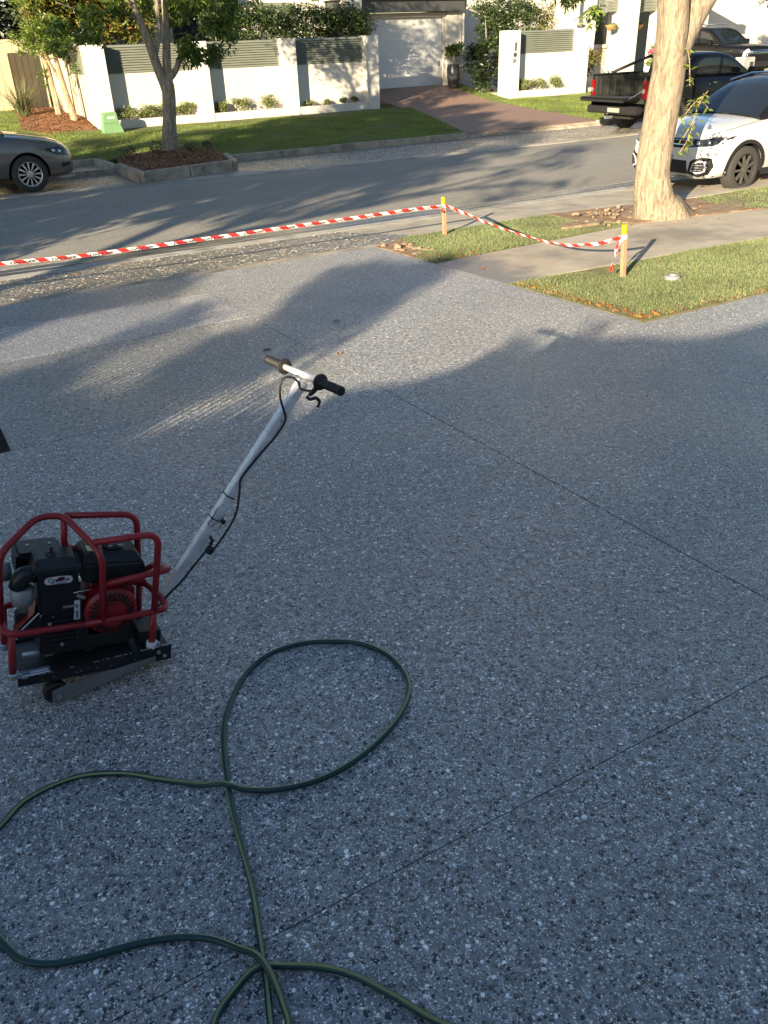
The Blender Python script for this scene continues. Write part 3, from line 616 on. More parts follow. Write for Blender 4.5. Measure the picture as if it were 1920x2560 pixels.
# garage front
gd = hp(MB().box(15.6, 18.62, 28.22, 28.27, .33, 2.47), 'garage_door', M_door)
for i in range(9):
    z0 = .34+i*.236; pb = MB().box(15.62, 18.60, 28.195, 28.22, z0, z0+.2335); pp = pb.build('panel', M_door, bevel=.002); pp.parent = gd
hd = MB().box(18.45, 18.53, 28.17, 28.195, .95, 1.1).build('handle', M_zinc); hd.parent = gd
hp(MB().box(14.3, 15.6, 28.0, 28.3, .0, 2.62), 'pier', M_house); hp(MB().box(18.62, 18.72, 28.1, 28.3, .3, 2.62), 'jamb', M_house)
hp(MB().box(18.72, 19.32, 28.0, 34.0, .2, 2.64), 'side_pier', M_house)
hp(MB().box(15.6, 18.62, 28.05, 28.3, 2.47, 2.60), 'lintel', M_creamwall)
hp(MB().box(14.2, 19.28, 27.75, 28.4, 2.62, 2.98), 'fascia', M_dark); hp(MB().box(14.0, 19.5, 27.6, 28.4, 2.98, 3.10), 'gutter', M_house)
hp(MB().tube([(19.42, 27.9, 3.05), (19.42, 27.9, 2.75), (19.37, 27.95, 2.6), (19.37, 27.95, .3)], .04, 8), 'downpipe', M_house)
hp(MB().box(14.2, 19.5, 28.4, 36, 3.0, 3.2), 'roof', M_dark); hp(MB().box(14.2, 14.35, 28.3, 36, 0, 3.0), 'wall', M_house); hp(MB().box(14.4, 14.9, 27.2, 28.0, 1.27, 3.1), 'brick_return', M_house)
# house wall behind the hedge
hp(MB().box(6.6, 14.2, 29.4, 29.7, 0, 6.0), 'wall', M_house); hp(MB().box(9.3, 11.4, 29.36, 29.41, 1.9, 2.98), 'window', M_win); hp(MB().box(12.2, 13.4, 29.36, 29.41, 1.5, 3.0), 'window', M_slat)
hp(MB().box(9.2, 11.5, 29.33, 29.4, 2.98, 3.08), 'window_head', M_house); hp(MB().box(9.3, 11.4, 28.9, 29.4, 3.12, 3.25), 'sunshade', M_creamwall)
# right wing: wall planes, window, screens, columns
hp(MB().box(19.5, 26.5, 30.0, 30.3, 0, 6), 'wall', M_house); hp(MB().box(26.5, 27.72, 30.35, 30.6, 0, 6), 'wall', M_house)
hp(MB().box(27.75, 29.6, 31.3, 31.5, 0, 2.5), 'wall', M_house); wn = hp(MB().box(28.3, 29.2, 31.24, 31.3, 1.35, 2.6), 'window', M_win)
hp(MB().box(28.25, 29.25, 31.2, 31.3, 1.2, 1.33), 'window_sill', M_house)
for i in range(5): hp(MB().box(28.4, 29.2, 31.26, 31.30, .55+i*.13, .66+i*.13), 'louvre_slat', M_creamwall)
hp(MB().box(27.75, 34, 31.2, 31.3, 2.53, 6), 'upper_wall', M_house)
for i in range(8):
    hp(MB().box(27.72, 28.75, 30.2, 30.24, 2.53+i*.105, 2.53+i*.105+.09), 'screen_slat', M_slat); hp(MB().box(29.62, 32.4, 30.2, 30.24, 2.53+i*.105, 2.53+i*.105+.09), 'screen_slat', M_slat)
hp(MB().box(28.75, 29.52, 29.7, 30.5, 0, 6), 'column', M_house, bevel=.01); hp(MB().box(31.0, 32.1, 29.9, 30.6, 0, 6), 'column', M_house, bevel=.01)
gr2 = hp(MB().box(29.5, 34.0, 32.6, 32.7, 0, 2.6), 'garage_door', M_slat)
hp(MB().box(29.52, 31.0, 30.45, 32.6, 2.5, 2.55), 'soffit', M_house)
hp(MB().tube([(27.66, 30.3, 2.0), (27.62, 30.3, 1.2), (27.5, 30.25, 1.12)], .03, 6), 'downpipe', M_house)
# neighbour house far right
hp2 = empty('house', (38, 34, 0)); tag(hp2, 'pale carport house with a dark roof edge behind the black four wheel drive', 'house')
off(MB().box(33, 52, 36, 36.3, 0, 5).build('wall', M_house), hp2); off(MB().box(33.5, 40, 33.5, 36, 2.75, 2.95).build('carport_roof', M_dark), hp2); off(MB().box(33.5, 40, 33.3, 33.5, 2.7, 3.1).build('fascia', M_house), hp2)
off(MB().box(37.6, 38.0, 33.5, 33.9, 0, 2.75).build('column', M_house), hp2); off(MB().box(33, 52, 40, 40.2, 0, 9).build('back_wall', M_creamwall), hp2)
# hanging baskets, bonsai, geraniums, mailbox, pot plant
for (x, y, z, lab) in ((28.25, 30.0, 2.02, 'terracotta coloured hanging basket of trailing plant by the narrow window'), (30.7, 30.9, 2.0, 'shaded hanging basket in front of the blue grey garage opening')):
    e = empty('hanging_basket', (x, y, z)); tag(e, lab, 'hanging basket', 'hanging baskets on the white house')
    MB().lathe([(.02, -.17), (.14, -.13), (.22, .0), (.235, .03), (.20, .02)], 18).build('bowl', mat('coir_basket', (.42, .21, .09), .9), e, smooth=True)
    leaves('foliage', blob((.12, 0, -.02), (.20, .18, .14), 350), .08, M_leafS, e, droop=.5); MB().tube([(0, 0, .03), (0, 0, .55)], .006, 5).build('hanger', M_dark, e)
bz = empty('bonsai_pot', (22.5, 25.35, ZT)); tag(bz, 'tiny bonsai in a shallow dark dish on top of the right fence post', 'potted plant')
MB().lathe([(.07, 0), (.13, .02), (.16, .09), (.145, .09), (.12, .04)], 18).build('dish', M_dark, bz, smooth=True)
MB().tube([(0, 0, .05), (.02, 0, .15), (-.02, 0, .26), (0, 0, .36)], [.016, .013, .010, .005], 6).build('trunk', M_bark2, bz)
leaves('foliage', np.concatenate([blob((-.02, 0, .30), (.05, .05, .10), 120), blob((.03, 0, .18), (.06, .05, .05), 80)]), .04, M_leafS, bz)
ge = shrub('geranium', 25.7, 28.6, .12, .65, 1.15, 2200, M_leafG, 'leafy geranium bush with reddish leaves against the white wall left of the column', 'plant', size=.14)
ge = shrub('dark_shrub', 23.9, 27.4, .12, .75, .9, 1800, M_leafH, 'dark bushy plant in the shade behind the right end of the number fence', 'plant', size=.12)
gq = shrub('geranium', 26.4, 25.6, .12, .35, 1.25, 700, M_leafY, 'pink flowering geranium rising above the utility tray', 'plant', size=.11)
fl = []
for (dx, dz) in ((-.25, 1.02), (-.05, 1.06), (.28, 1.30), (.22, 1.2)): fl.append(blob((dx, -.05, dz), (.09, .07, .08), 60))
leaves('flower_head', np.concatenate(fl), .06, M_petal, gq, aspect=.9)
pp = empty('potted_plant', (18.55, 27.35, .28)); tag(pp, 'bright green broad leaved plant in a tall dark urn beside the garage door', 'potted plant')
MB().lathe([(.14, 0), (.17, .02), (.22, .35), (.23, .62), (.20, .68), (.22, .72), (.18, .70)], 24).build('urn', mat('dark_glazed_urn', (.035, .038, .045), .3), pp, smooth=True)
P = []
for k in range(12):
    a = k*.9; r = .12+.14*random.random(); P.append(blob((math.cos(a)*r, math.sin(a)*r*.7, 1.0+.28*random.random()), (.12, .12, .12), 26))
leaves('foliage', np.concatenate(P), .15, M_leafY, pp, aspect=.6); MB().tube([(0, 0, .65), (.02, 0, .95), (0, 0, 1.1)], [.04, .03, .02], 7).build('stem', M_bark3, pp)
mbx = empty('letterbox', (27.05, 22.0, .0)); tag(mbx, 'small white rendered letterbox pillar behind the utility bonnet', 'letterbox')
MB().box(-.28, .28, -.2, .2, -.2, .92).build('pillar', M_house, mbx, bevel=.02); MB().box(0.02, .20, -.215, -.2, .55, .78).build('opening', M_dark, mbx)
MB().tube([(-.1, 0, .92), (-.05, 0, 1.05), (.08, 0, 1.12), (.2, 0, 1.08)], [.05, .06, .05, .02], 7).build('ornament', M_stick, mbx)
# ------------------------------------------------------------------ hedges and trees
def trunk_mb(pts, rs, n=12, seed=0, wob=.06):
    mb = MB(); P = spline([Vector(p) for p in pts], 5); k = len(P); rr = []
    for i in range(k):
        t = i/(k-1)*(len(rs)-1); a = int(min(t, len(rs)-2)); rr.append((rs[a]*(1-(t-a))+rs[a+1]*(t-a)))
    mb.tube(P, rr, n); r0 = random.Random(seed)
    ph = [r0.uniform(0, 6.28) for _ in range(4)]
    for i in range(k):
        c = P[i]
        for j in range(n):
            v = Vector(mb.v[i*n+j]); a = 2*math.pi*j/n
            f = 1+wob*math.sin(3*a+ph[0]+i*.15)+wob*.7*math.sin(5*a+ph[1]-i*.1)+wob*.5*math.sin(2*a+i*.5+ph[2]); mb.v[i*n+j] = tuple(c+(v-c)*f)
    return mb
def hedge(name, x0, x1, y0, y1, z0, z1, n, mt, lab, size=.09, cat='hedge', stems=True, edge=.25):
    e = empty(name, ((x0+x1)/2, (y0+y1)/2, .05)); tag(e, lab, cat); cx, cy = (x0+x1)/2, (y0+y1)/2
    nc = n//45; P = []
    for _ in range(nc):
        x = random.uniform(x0, x1)-cx; z = z0+(z1-z0)*(random.random()**.55)-.05; y = random.uniform(y0, y1)-cy
        s = random.uniform(.14, .30); P.append(blob((x, y, z+random.uniform(-.1, .12)), (s, s, s*.8), 45, .1))
    leaves('foliage', np.concatenate(P), size, mt, e)
    if stems:
        for k in range(int((x1-x0)/.55)):
            x = x0+.3+k*.55-cx+random.uniform(-.1, .1); trunk_mb([(x, 0, 0), (x+random.uniform(-.05, .05), 0, 1.2), (x+random.uniform(-.15, .15), .05, z1-.4)], [.035, .028, .012], 6, k).build('stem', M_bark2, e)
    return e
hedge('clipped_hedge', 9.5, 14.75, 26.3, 27.2, 1.5, 2.72, 26000, M_leafH, 'dense dark green hedge rising over the louvre fence left of the garage')
hedge('red_tipped_hedge', 4.75, 8.1, 27.0, 28.3, 1.95, 3.7, 40000, M_leafR, 'tall yellow green hedge with red tips above the left end of the fence', size=.12)
hedge('tall_shrub', 19.45, 20.6, 26.2, 27.6, .2, 2.9, 9000, M_leafH, 'tall dark green shrub filling the gap right of the garage wall', size=.10, cat='shrub')
hedge('flowering_shrub', 20.4, 21.2, 26.0, 27.0, 1.4, 2.75, 2600, M_leafH, 'bluish dark shrub standing behind the left part of the number fence', size=.09, cat='shrub')
hedge('red_flowered_shrub', 21.0, 22.2, 26.2, 27.2, 1.4, 2.65, 3200, M_leafR, 'open red and green shrub showing above the number fence louvres', size=.09, cat='shrub')
hedge('side_shrub', 19.0, 19.4, 26.3, 27.2, .2, 1.6, 2600, M_leafH, 'dark leafy bush beside the tall urn at the garage', size=.11, cat='shrub', stems=False)
def branch(mb, p, d, L, r, depth, tips):
    q = [Vector(p)]; dd = Vector(d).normalized()
    for i in range(4):
        dd = (dd+Vector((random.uniform(-.18, .18), random.uniform(-.18, .18), random.uniform(-.08, .16)))).normalized(); q.append(q[-1]+dd*L/4)
    mb.tube(q, [r, r*.86, r*.74, r*.62, r*.5], 7)
    if depth == 0: tips.append(q[-1]); tips.append(q[-2]); return
    for k in range(3 if depth > 1 else 3):
        a = random.uniform(0, 6.28); side = dd.orthogonal().normalized(); side.rotate(Matrix.Rotation(a, 3, dd))
        branch(mb, q[-1] if k else q[-2], dd*.9+side*random.uniform(.5, .9)+Vector((0, 0, .12)), L*.68, r*.52, depth-1, tips)
def tree(name, base, trunk_pts, trunk_r, crown, nl, size, lm, bm_, lab, boughs=4, blen=1.6, hang=.3, grp=None, keepout=None):
    e = empty(name, base); tag(e, lab, 'tree', grp)
    trunk_mb(trunk_pts, trunk_r, 14, len(lab)).build('trunk', bm_, e, smooth=True)
    mb = MB(); tips = []; top = Vector(trunk_pts[-1])
    for k in range(boughs):
        a = k*6.28/boughs+random.uniform(-.3, .3); branch(mb, top, (math.cos(a)*.8, math.sin(a)*.8, .75), blen, trunk_r[-1]*.7, 2, tips)
    mb.build('branch', bm_, e, smooth=True)
    P = [blob(t, (.28, .28, .22), max(16, nl//len(tips)//5), .05) for t in tips]
    c, r = crown; P.append(clumps(c, r, max(10, nl//115), .36, 110)); P = np.concatenate(P)
    if keepout is not None: P = P[keepout(P)]
    leaves('crown', P, size, lm, e, droop=hang); return e
# street tree in the kerbed pit
t1 = empty('street_tree', (5.82, 19.7, -.16)); tag(t1, 'slender street tree with forked grey trunk growing from the kerbed mulch pit', 'tree')
trunk_mb([(0, 0, -.1), (.0, 0, .1), (.06, 0, .6), (.11, 0, 1.0), (.13, 0, 1.32), (.14, 0, 1.46)], [.21, .185, .15, .140, .135, .07], 16, 3).build('trunk', M_bark2, t1, smooth=True)
trunk_mb([(.12, 0, .95), (.10, 0, 1.25), (-.02, .0, 1.62), (-.13, 0, 2.1), (-.24, .05, 2.5), (-.38, .1, 3.0), (-.7, .2, 4.2)], [.09, .115, .095, .085, .075, .06, .03], 14, 4).build('limb', M_bark2, t1, smooth=True)
trunk_mb([(.12, .02, .95), (.16, .02, 1.28), (.20, .05, 1.75), (.30, .1, 2.3), (.36, .1, 2.9), (.5, .2, 4.2)], [.09, .105, .085, .075, .065, .03], 14, 5).build('limb', M_bark2, t1, smooth=True)
trunk_mb([(-.06, 0, 1.78), (.0, 0, 1.98), (.10, -.05, 2.3), (.12, -.1, 2.75), (.15, -.1, 3.6)], [.03, .06, .05, .045, .02], 8, 6).build('limb', M_bark2, t1, smooth=True)
trunk_mb([(.12, 0, 1.40), (.26, 0, 1.50), (.38, 0, 1.62), (.46, -.02, 1.78), (.55, -.04, 1.84)], [.075, .07, .062, .06, .055], 10, 7).build('cut_stub', M_bark2, t1, smooth=True)
trunk_mb([(-.25, .05, 2.5), (-.7, 0, 2.75), (-1.2, -.1, 2.65), (-1.9, -.2, 2.85)], [.035, .025, .018, .008], 6, 8).build('limb', M_bark2, t1, smooth=True)
mb = MB(); tips = []
for p, d in (((-.7, .2, 4.2), (-.6, 0, .8)), ((.5, .2, 4.2), (.6, .2, .7)), ((.15, -.1, 3.6), (.2, -.6, .8)), ((.36, .1, 2.9), (.8, -.2, .45)), ((-.38, .1, 3.0), (-.7, -.2, .5))): branch(mb, p, d, 1.5, .035, 2, tips)
mb.build('branch', M_bark2, t1, smooth=True)
P = [clumps((.2, .2, 5.0), (2.4, 2.2, 1.75), 210, .42, 60)]
for c, r, k in (((1.05, -.2, 2.75), (.55, .5, .42), 12), ((1.5, -.1, 2.35), (.30, .3, .45), 9), ((.62, -.2, 1.98), (.24, .2, .22), 6), ((.85, -.1, 1.85), (.16, .2, .18), 3), ((1.25, -.1, 1.95), (.12, .2, .28), 3), ((.55, .3, 2.75), (.35, .3, .35), 8),
                ((-1.35, -.2, 2.45), (.28, .3, .38), 7), ((-2.0, -.2, 2.35), (.25, .3, .35), 5), ((-.65, -.1, 2.85), (.3, .3, .22), 4), ((.1, .3, 2.9), (.3, .3, .25), 5), ((1.9, 0, 2.95), (.5, .4, .3), 8)):
    P.append(clumps(c, r, int(k*1.8), .17, 46))
leaves('crown', np.concatenate(P), .135, M_leafT, t1, droop=.9, aspect=.32)
for x, y, h, mt, lab in ((-.45, -.45, .30, M_leafH, 'small dark green plant left of the street tree foot'), (-1.15, -.9, .26, M_redplant, 'small burgundy plant at the left corner of the tree pit'), (.75, -.35, .20, M_redplant, 'tiny burgundy plant right of the street tree foot'), (.38, -.2, .16, M_leafH, 'tiny green plant tight against the right of the street tree foot')):
    e = empty('seedling', (5.82+x, 19.7+y, -.17)); tag(e, lab, 'plant'); leaves('foliage', blob((0, 0, h*.6), (.16, .12, h*.5), 130), .06, mt, e); MB().tube([(0, 0, 0), (.02, 0, h*.8)], .006, 5).build('stem', M_bark3, e)
# big near tree
t2 = empty('big_verge_tree', (8.85, 8.2, -.28)); tag(t2, 'large pale tan tree trunk on the near verge with sprouting shoots', 'tree')
tb = trunk_mb([(.05, .02, -.12), (.0, 0, .02), (-.10, 0, .22), (-.18, 0, .55), (-.165, 0, 1.0), (-.12, 0, 1.6), (-.10, 0, 1.9), (-.11, 0, 2.1)], [.46, .36, .255, .215, .205, .205, .19, .10], 28, 2, .035)
# root flare buttresses
k = 28
for i in range(len(tb.v)//k):
    z = tb.v[i*k][2]
    if z > .45: continue
    f = max(0, (.42-z)/.5)
    for j in range(k):
        a = 2*math.pi*j/k; v = Vector(tb.v[i*k+j]); c = Vector((-.03, 0, v.z)); b = 1+.28*f*max(0, math.sin(2.5*a+.6))+.12*f*math.sin(6*a); tb.v[i*k+j] = tuple(c+(v-c)*b)
tb.build('trunk', M_bark, t2, smooth=True)
trunk_mb([(-.13, 0, 1.35), (-.125, 0, 1.8), (-.17, 0, 2.4), (-.35, .1, 3.4), (-.7, .2, 5)], [.17, .19, .18, .14, .08], 20, 9, .03).build('limb', M_bark, t2, smooth=True)
trunk_mb([(-.10, 0, 1.45), (-.04, 0, 1.8), (.12, 0, 2.18), (.42, -.05, 2.65), (.9, -.1, 3.4), (1.5, -.2, 4.6)], [.12, .155, .15, .13, .11, .06], 20, 10, .03).build('limb', M_bark, t2, smooth=True)
mb = MB(); tips = []
for p, d in (((-.7, .2, 5), (-.6, .3, .8)), ((1.5, -.2, 4.6), (.8, -.2, .6)), ((-.35, .1, 3.4), (-.9, -.3, .6)), ((.9, -.1, 3.4), (.4, -.9, .6))): branch(mb, p, d, 1.9, .07, 2, tips)
mb.build('branch', M_bark, t2, smooth=True)
P = [clumps((-.9, .4, 5.6), (3.5, 2.8, 1.6), 260, .42, 60)]
leaves('crown', np.concatenate(P), .13, M_leafT, t2, droop=.5)
# drooping sprays that hang into view left and right of the fork
P = np.concatenate([clumps((-.75, 1.0, 2.72), (.55, .4, .16), 8, .14, 40), clumps((-.62, 1.1, 2.45), (.22, .3, .22), 6, .12, 40), clumps((-1.3, .6, 2.85), (.3, .3, .12), 4, .12, 40)]); leaves('hanging_spray', P, .10, M_leafT, t2, droop=.9, aspect=.3)['kind'] = 'stuff'
def shoot(pts, n, spread, par):
    MB().tube(spline([Vector(p) for p in pts], 4), .006, 5).build('shoot', M_bark3, par)
    sp = spline([Vector(p) for p in pts], 12); P = np.array([tuple(sp[random.randrange(len(sp))]+Vector((random.gauss(0, spread), random.gauss(0, spread), random.gauss(0, spread*.7)))) for _ in range(n)]); leaves('shoot_leaves', P, .095, M_leafY, par, droop=.6, aspect=.3)
shoot([(.06, -.20, .95), (.16, -.24, 1.15), (.22, -.25, 1.35), (.34, -.25, 1.48)], 40, .035, t2); shoot([(.06, -.19, .8), (.14, -.22, .95), (.18, -.24, 1.15)], 30, .025, t2); shoot([(.04, -.18, 1.2), (.16, -.22, 1.35), (.30, -.22, 1.36), (.42, -.22, 1.28)], 34, .03, t2)
shoot([(-.10, -.215, 1.98), (-.05, -.235, 1.85), (-.01, -.235, 1.7), (.05, -.21, 1.55)], 26, .02, t2)
# double trunk shrub tree by the left fence
t3 = empty('twin_trunk_tree', (5.15, 26.5, .12)); tag(t3, 'small twin trunk tree with green crown on the mulch mound left of the fence', 'tree')
trunk_mb([(0.08, 0, 0), (.0, 0, .6), (-.08, 0, 1.2), (-.12, .05, 1.9)], [.10, .085, .075, .05], 10, 21).build('trunk', M_bark3, t3, smooth=True)
trunk_mb([(-.08, 1.3, .1), (-.12, 1.2, .8), (-.2, 1.1, 1.5), (-.4, 1.0, 2.2)], [.09, .075, .065, .04], 10, 22).build('trunk', M_bark3, t3, smooth=True)
trunk_mb([(-.05, .1, 1.0), (-.25, .1, 1.4), (-.42, .1, 1.9)], [.05, .045, .03], 8, 23).build('limb', M_bark3, t3, smooth=True)
P = np.concatenate([clumps((-.15, .1, 2.05), (.66, .6, .5), 75, .17, 60), clumps((-.75, .6, 2.0), (.35, .4, .4), 14, .15, 60), clumps((.2, 0, 1.55), (.22, .3, .35), 7, .12, 50), clumps((-.5, .2, 1.1), (.12, .2, .4), 4, .09, 40), clumps((0, .3, 3.2), (.9, .8, .7), 40, .2, 60)]); leaves('crown', P, .085, M_leafT, t3, aspect=.35)
sp = empty('strappy_plant', (4.35, 29.2, .2)); tag(sp, 'clump of long arching strap leaves against the cream steel fence', 'plant')
V = []; Fc = []; rn = []
for k in range(170):
    a = random.uniform(0, 6.28); L = random.uniform(.7, 1.5); b = random.uniform(.25, .75); pr = Vector((random.gauss(0, .08), random.gauss(0, .08), 0)); s = Vector((-math.sin(a), math.cos(a), 0))*.016; last = None
    for i in range(5):
        t = i/4; p = pr+Vector((math.cos(a)*b*L*t, math.sin(a)*b*L*t, L*(t-.55*b*t*t*1.4))); w_ = s*(1-t*.9); V += [tuple(p-w_), tuple(p+w_)]
        if last is not None: n0 = len(V); Fc.append((n0-4, n0-3, n0-1, n0-2)); rn.append(random.random())
        last = p
np_mesh('foliage', np.array(V), np.array(Fc), M_strap, np.array(rn), sp)
# dark trees behind
tree('dark_tree', (3.4, 38, .2), [(0, 0, 0), (.1, 0, 1.5), (0, 0, 3)], [.2, .16, .12], ((0, 0, 3.9), (4.2, 2.5, 3.2)), 30000, .22, M_leafD, M_bark2, 'dense dark evergreen behind the cream steel fence at far left')
tree('dark_tree', (36.5, 27.0, .1), [(0, 0, 0), (-.1, 0, 1.3), (0, 0, 2.2)], [.2, .16, .13], ((-.9, -.6, 3.9), (3.0, 2.4, 1.6)), 17000, .16, M_leafD, M_bark2, 'dark leaning tree over the black four wheel drive at far right')
# trees on the verge left of the driveway whose shade crosses the street
def shade_tree(x, y, h, r, n, lab, seed):
    random.seed(seed)
    return tree('verge_tree', (x, y, -.28), [(0, 0, 0), (.05, 0, 1.2), (0, .05, h*.42)], [.22, .17, .14], ((0, 0, h*.58 if y > 5 else h*.74), (r, r, h*.37 if y > 5 else h*.22)), n, .17, M_leafT, M_bark2, lab, boughs=6, blen=h*.27, hang=.2, grp='verge trees left of the driveway')
shade_tree(-6.2, 8.8, 8.0, 3.2, 34000, 'spreading verge tree nearest the driveway, left of the view', 11)
shade_tree(-11.0, 7.2, 9.0, 3.0, 28000, 'second spreading verge tree, left of the view', 12)
shade_tree(-10.7, 2.1, 9.0, 1.75, 11000, 'open crowned tree in the left neighbour front yard', 13)
# ------------------------------------------------------------------ cream steel fence, shed
cf = empty('steel_fence', (3, 31, .2)); tag(cf, 'cream ribbed steel boundary fence behind the mulch bed at far left', 'fence')
def ribbed(x0, x1, y, z0, z1):
    k = .19; xs = np.arange(x0, x1-.01, k)
    for x in xs:
        xe = min(x+k, x1); off(MB().add([(x, y, z0), (x+.02, y-.018, z0), (xe-.02, y-.018, z0), (xe, y, z0), (x, y, z1), (x+.02, y-.018, z1), (xe-.02, y-.018, z1), (xe, y, z1)], [(0, 1, 5, 4), (1, 2, 6, 5), (2, 3, 7, 6)]).build('panel', M_cream), cf)
ribbed(-3, 4.4, 30.8, .1, 2.1); ribbed(4.0, 5.58, 31.5, .15, 2.15)
off(MB().box(4.38, 4.46, 30.76, 30.84, .05, 2.15).build('post', M_cream, bevel=.01), cf); off(MB().box(-3, 4.46, 30.75, 30.83, 2.1, 2.15).build('rail', M_cream), cf); off(MB().box(4.0, 5.6, 31.45, 31.53, 2.15, 2.21).build('rail', M_cream), cf)
sh = empty('shed', (2, 35, .2)); tag(sh, 'low grey roofed shed showing over the cream steel fence', 'shed')
MB().box(-3, 2.6, 0, 2.5, 0, 2.15).build('wall', M_dark, sh); MB().add([(-3.2, -.3, 2.15), (2.9, -.3, 2.15), (2.9, 2.7, 2.65), (-3.2, 2.7, 2.65), (-3.2, -.3, 2.25), (2.9, -.3, 2.25), (2.9, 2.7, 2.75), (-3.2, 2.7, 2.75)], [(0, 3, 2, 1), (4, 5, 6, 7), (0, 1, 5, 4), (1, 2, 6, 5), (2, 3, 7, 6), (3, 0, 4, 7)]).build('roof', mat('pale_roof_steel', (.32, .33, .34), .5, .3), sh)
# ------------------------------------------------------------------ unseen house behind the camera and an added leaf screen, to throw the shade
nh = empty('near_house', (4, -4, .1)); tag(nh, 'house beside the driveway whose roof shades the foreground', 'house')
off(MB().box(-7.42, 16, -9, -3.2, .0, 2.5).build('wall', M_creamwall), nh)
prof = [(-7.45, 2.55), (-7.4, 3.0), (-7.1, 2.98), (-6.7, 2.94), (-6.3, 2.96), (-6.15, 3.04), (-6.0, 2.95), (-5.6, 2.95), (-5.4, 3.0), (-5.0, 2.92), (-4.45, 2.85), (-3.95, 2.75), (-3.5, 2.70), (-2.9, 2.70), (16, 2.72), (16, 2.45), (-7.45, 2.45)]
off(MB().prism([(x, z) for x, z in prof], 0, .14, Matrix.Translation((0, -1.95, 0)) @ Matrix.Rotation(R(90), 4, 'X')).build('parapet', M_house), nh)
off(MB().box(-7.4, 16, -9, -2.09, 2.45, 2.6).build('roof', M_house), nh)
off(MB().box(-7.54, -7.42, -3.2, -1.92, 0, 2.56).build('sun_block_wall', M_creamwall), nh)  # added to block sun leaking in under the roof
for x in (-3.2, 2.2, 7, 12): off(MB().box(x-.12, x+.12, -2.2, -1.96, .1, 2.45).build('column', M_house), nh)
for i, (x, z) in enumerate(((-6.15, 3.0), (-5.35, 2.95))):
    e = empty('roof_edge_plant', (x, -2.1, z-.1)); tag(e, ('spiky plant at the left' if i == 0 else 'second spiky plant')+' on the near house parapet', 'plant'); leaves('foliage', blob((0, 0, .16), (.12, .1, .10), 60), .14, M_leafD, e, aspect=.2); MB().lathe([(.09, 0), (.12, .15)], 10).build('pot', M_dark, e)
# added unseen leaf screen over a low wall; gaps shaped to cast slanting sun patches
nb = empty('leaf_screen', (-11.5, -2, 0)); tag(nb, 'tall unseen leaf screen added beside the near house, gaps cut to shape sun patches', 'hedge')
N_ = 60000; x = rng.uniform(-16.5, -7.5, N_); z = rng.uniform(2.4, 5.0, N_)
def quad(x, z, q): return in_poly(np.column_stack([x, z]), q)
holes = [[(-12.22, 3.81), (-13.28, 4.16), (-13.45, 4.28), (-13.58, 4.5), (-12.71, 4.52), (-11.81, 4.2), (-11.96, 4.1), (-11.88, 3.91)], [(-12.43, 4.44), (-12.48, 4.62), (-11.96, 4.44), (-11.84, 4.3)],
         [(-11.09, 4.02), (-11.11, 4.19), (-10.34, 3.92), (-10.2, 3.72)], [(-10.64, 3.52), (-11.36, 3.85), (-11.15, 4.03), (-10.41, 3.77), (-10.03, 3.44)], [(-8.97, 3.01), (-9.05, 3.27), (-8.5, 3.1), (-8.29, 3.0), (-8.68, 2.96)],
         [(-8.86, 3.25), (-8.81, 3.4), (-8.36, 3.29), (-7.73, 2.98), (-8.28, 3.03)], [(-11.96, 4.44), (-12.83, 4.81), (-12.58, 4.92), (-11.87, 4.98), (-11.04, 5.02), (-9.08, 4.36), (-10.31, 4.53), (-10.82, 4.5), (-10.44, 4.19), (-9.94, 3.89), (-10.23, 3.94), (-11.26, 4.28)]]
top = np.where(x > -8.75, 2.97, np.where(x > -10.05, 4.36+.08*np.sin(x*9), 4.92+.06*np.sin(x*5)))
keep = z < top
for h in holes:
    a_ = np.array(h); c_0 = a_.mean(0); keep &= ~quad(x, z, [tuple(c_0+(p-c_0)*1.32) for p in a_])
P = np.column_stack([x[keep]+11.5, rng.uniform(-.25, .25, keep.sum()), z[keep]]); leaves('foliage', P, .095, M_leafD, nb, aspect=.7, up_bias=0)
MB().box(-5, 3.95, -.08, .08, 0, 2.75).build('wall', M_house, nb)
for k in range(8): trunk_mb([(-4.2+k*1.05, 0, 2.6), (-4.2+k*1.05, 0, 3.6)], [.03, .02], 6, k).build('stem', M_bark2, nb)
# unseen batten fence left of the view, added to stripe the sun patches
bf = empty('stripe_fence', (-1.6, 4.3, -.15)); tag(bf, 'low unseen batten fence added at the left driveway edge to stripe the sun patches', 'fence')
yy = 1.8
while yy < 7.2:
    off(MB().box(-1.61, -1.59, yy, yy+.011, -.3, .97).build('batten', M_dark), bf); yy += .057
for zr in (.1,): off(MB().box(-1.63, -1.61, 1.7, 7.3, zr, zr+.05).build('rail', M_dark), bf)
# ------------------------------------------------------------------ barricade: stakes and tape
for (x, y, zb, zt, dx, lab) in ((6.10, 9.152, -.32, .134, -.025, 'timber stake with yellow cap at the kerb end of the barrier tape'), (6.07, 5.96, -.209, .281, -.05, 'timber stake with yellow cap in the lawn beside the driveway')):
    e = empty('survey_stake', (x, y, zb)); tag(e, lab, 'stake', 'timber stakes holding the barrier tape'); H = zt-zb
    A = [(-.02, -.02, -.04), (.02, -.02, -.04), (.02, .02, -.04), (-.02, .02, -.04)]; T_ = [(v[0]+dx, v[1], H-.005) for v in A]
    MB().add(A+T_, [(0, 3, 2, 1), (4, 5, 6, 7), (0, 1, 5, 4), (1, 2, 6, 5), (2, 3, 7, 6), (3, 0, 4, 7)]).build('timber', M_timber, e)
    MM = Matrix.Translation((dx*.9, 0, H-.075)) @ Matrix.Rotation(dx/H, 4, 'Y'); MB().lathe([(.0285, 0), (.0285, .078), (.026, .084), (.008, .086)], 16, MM).build('cap', M_yellow, e, smooth=False)
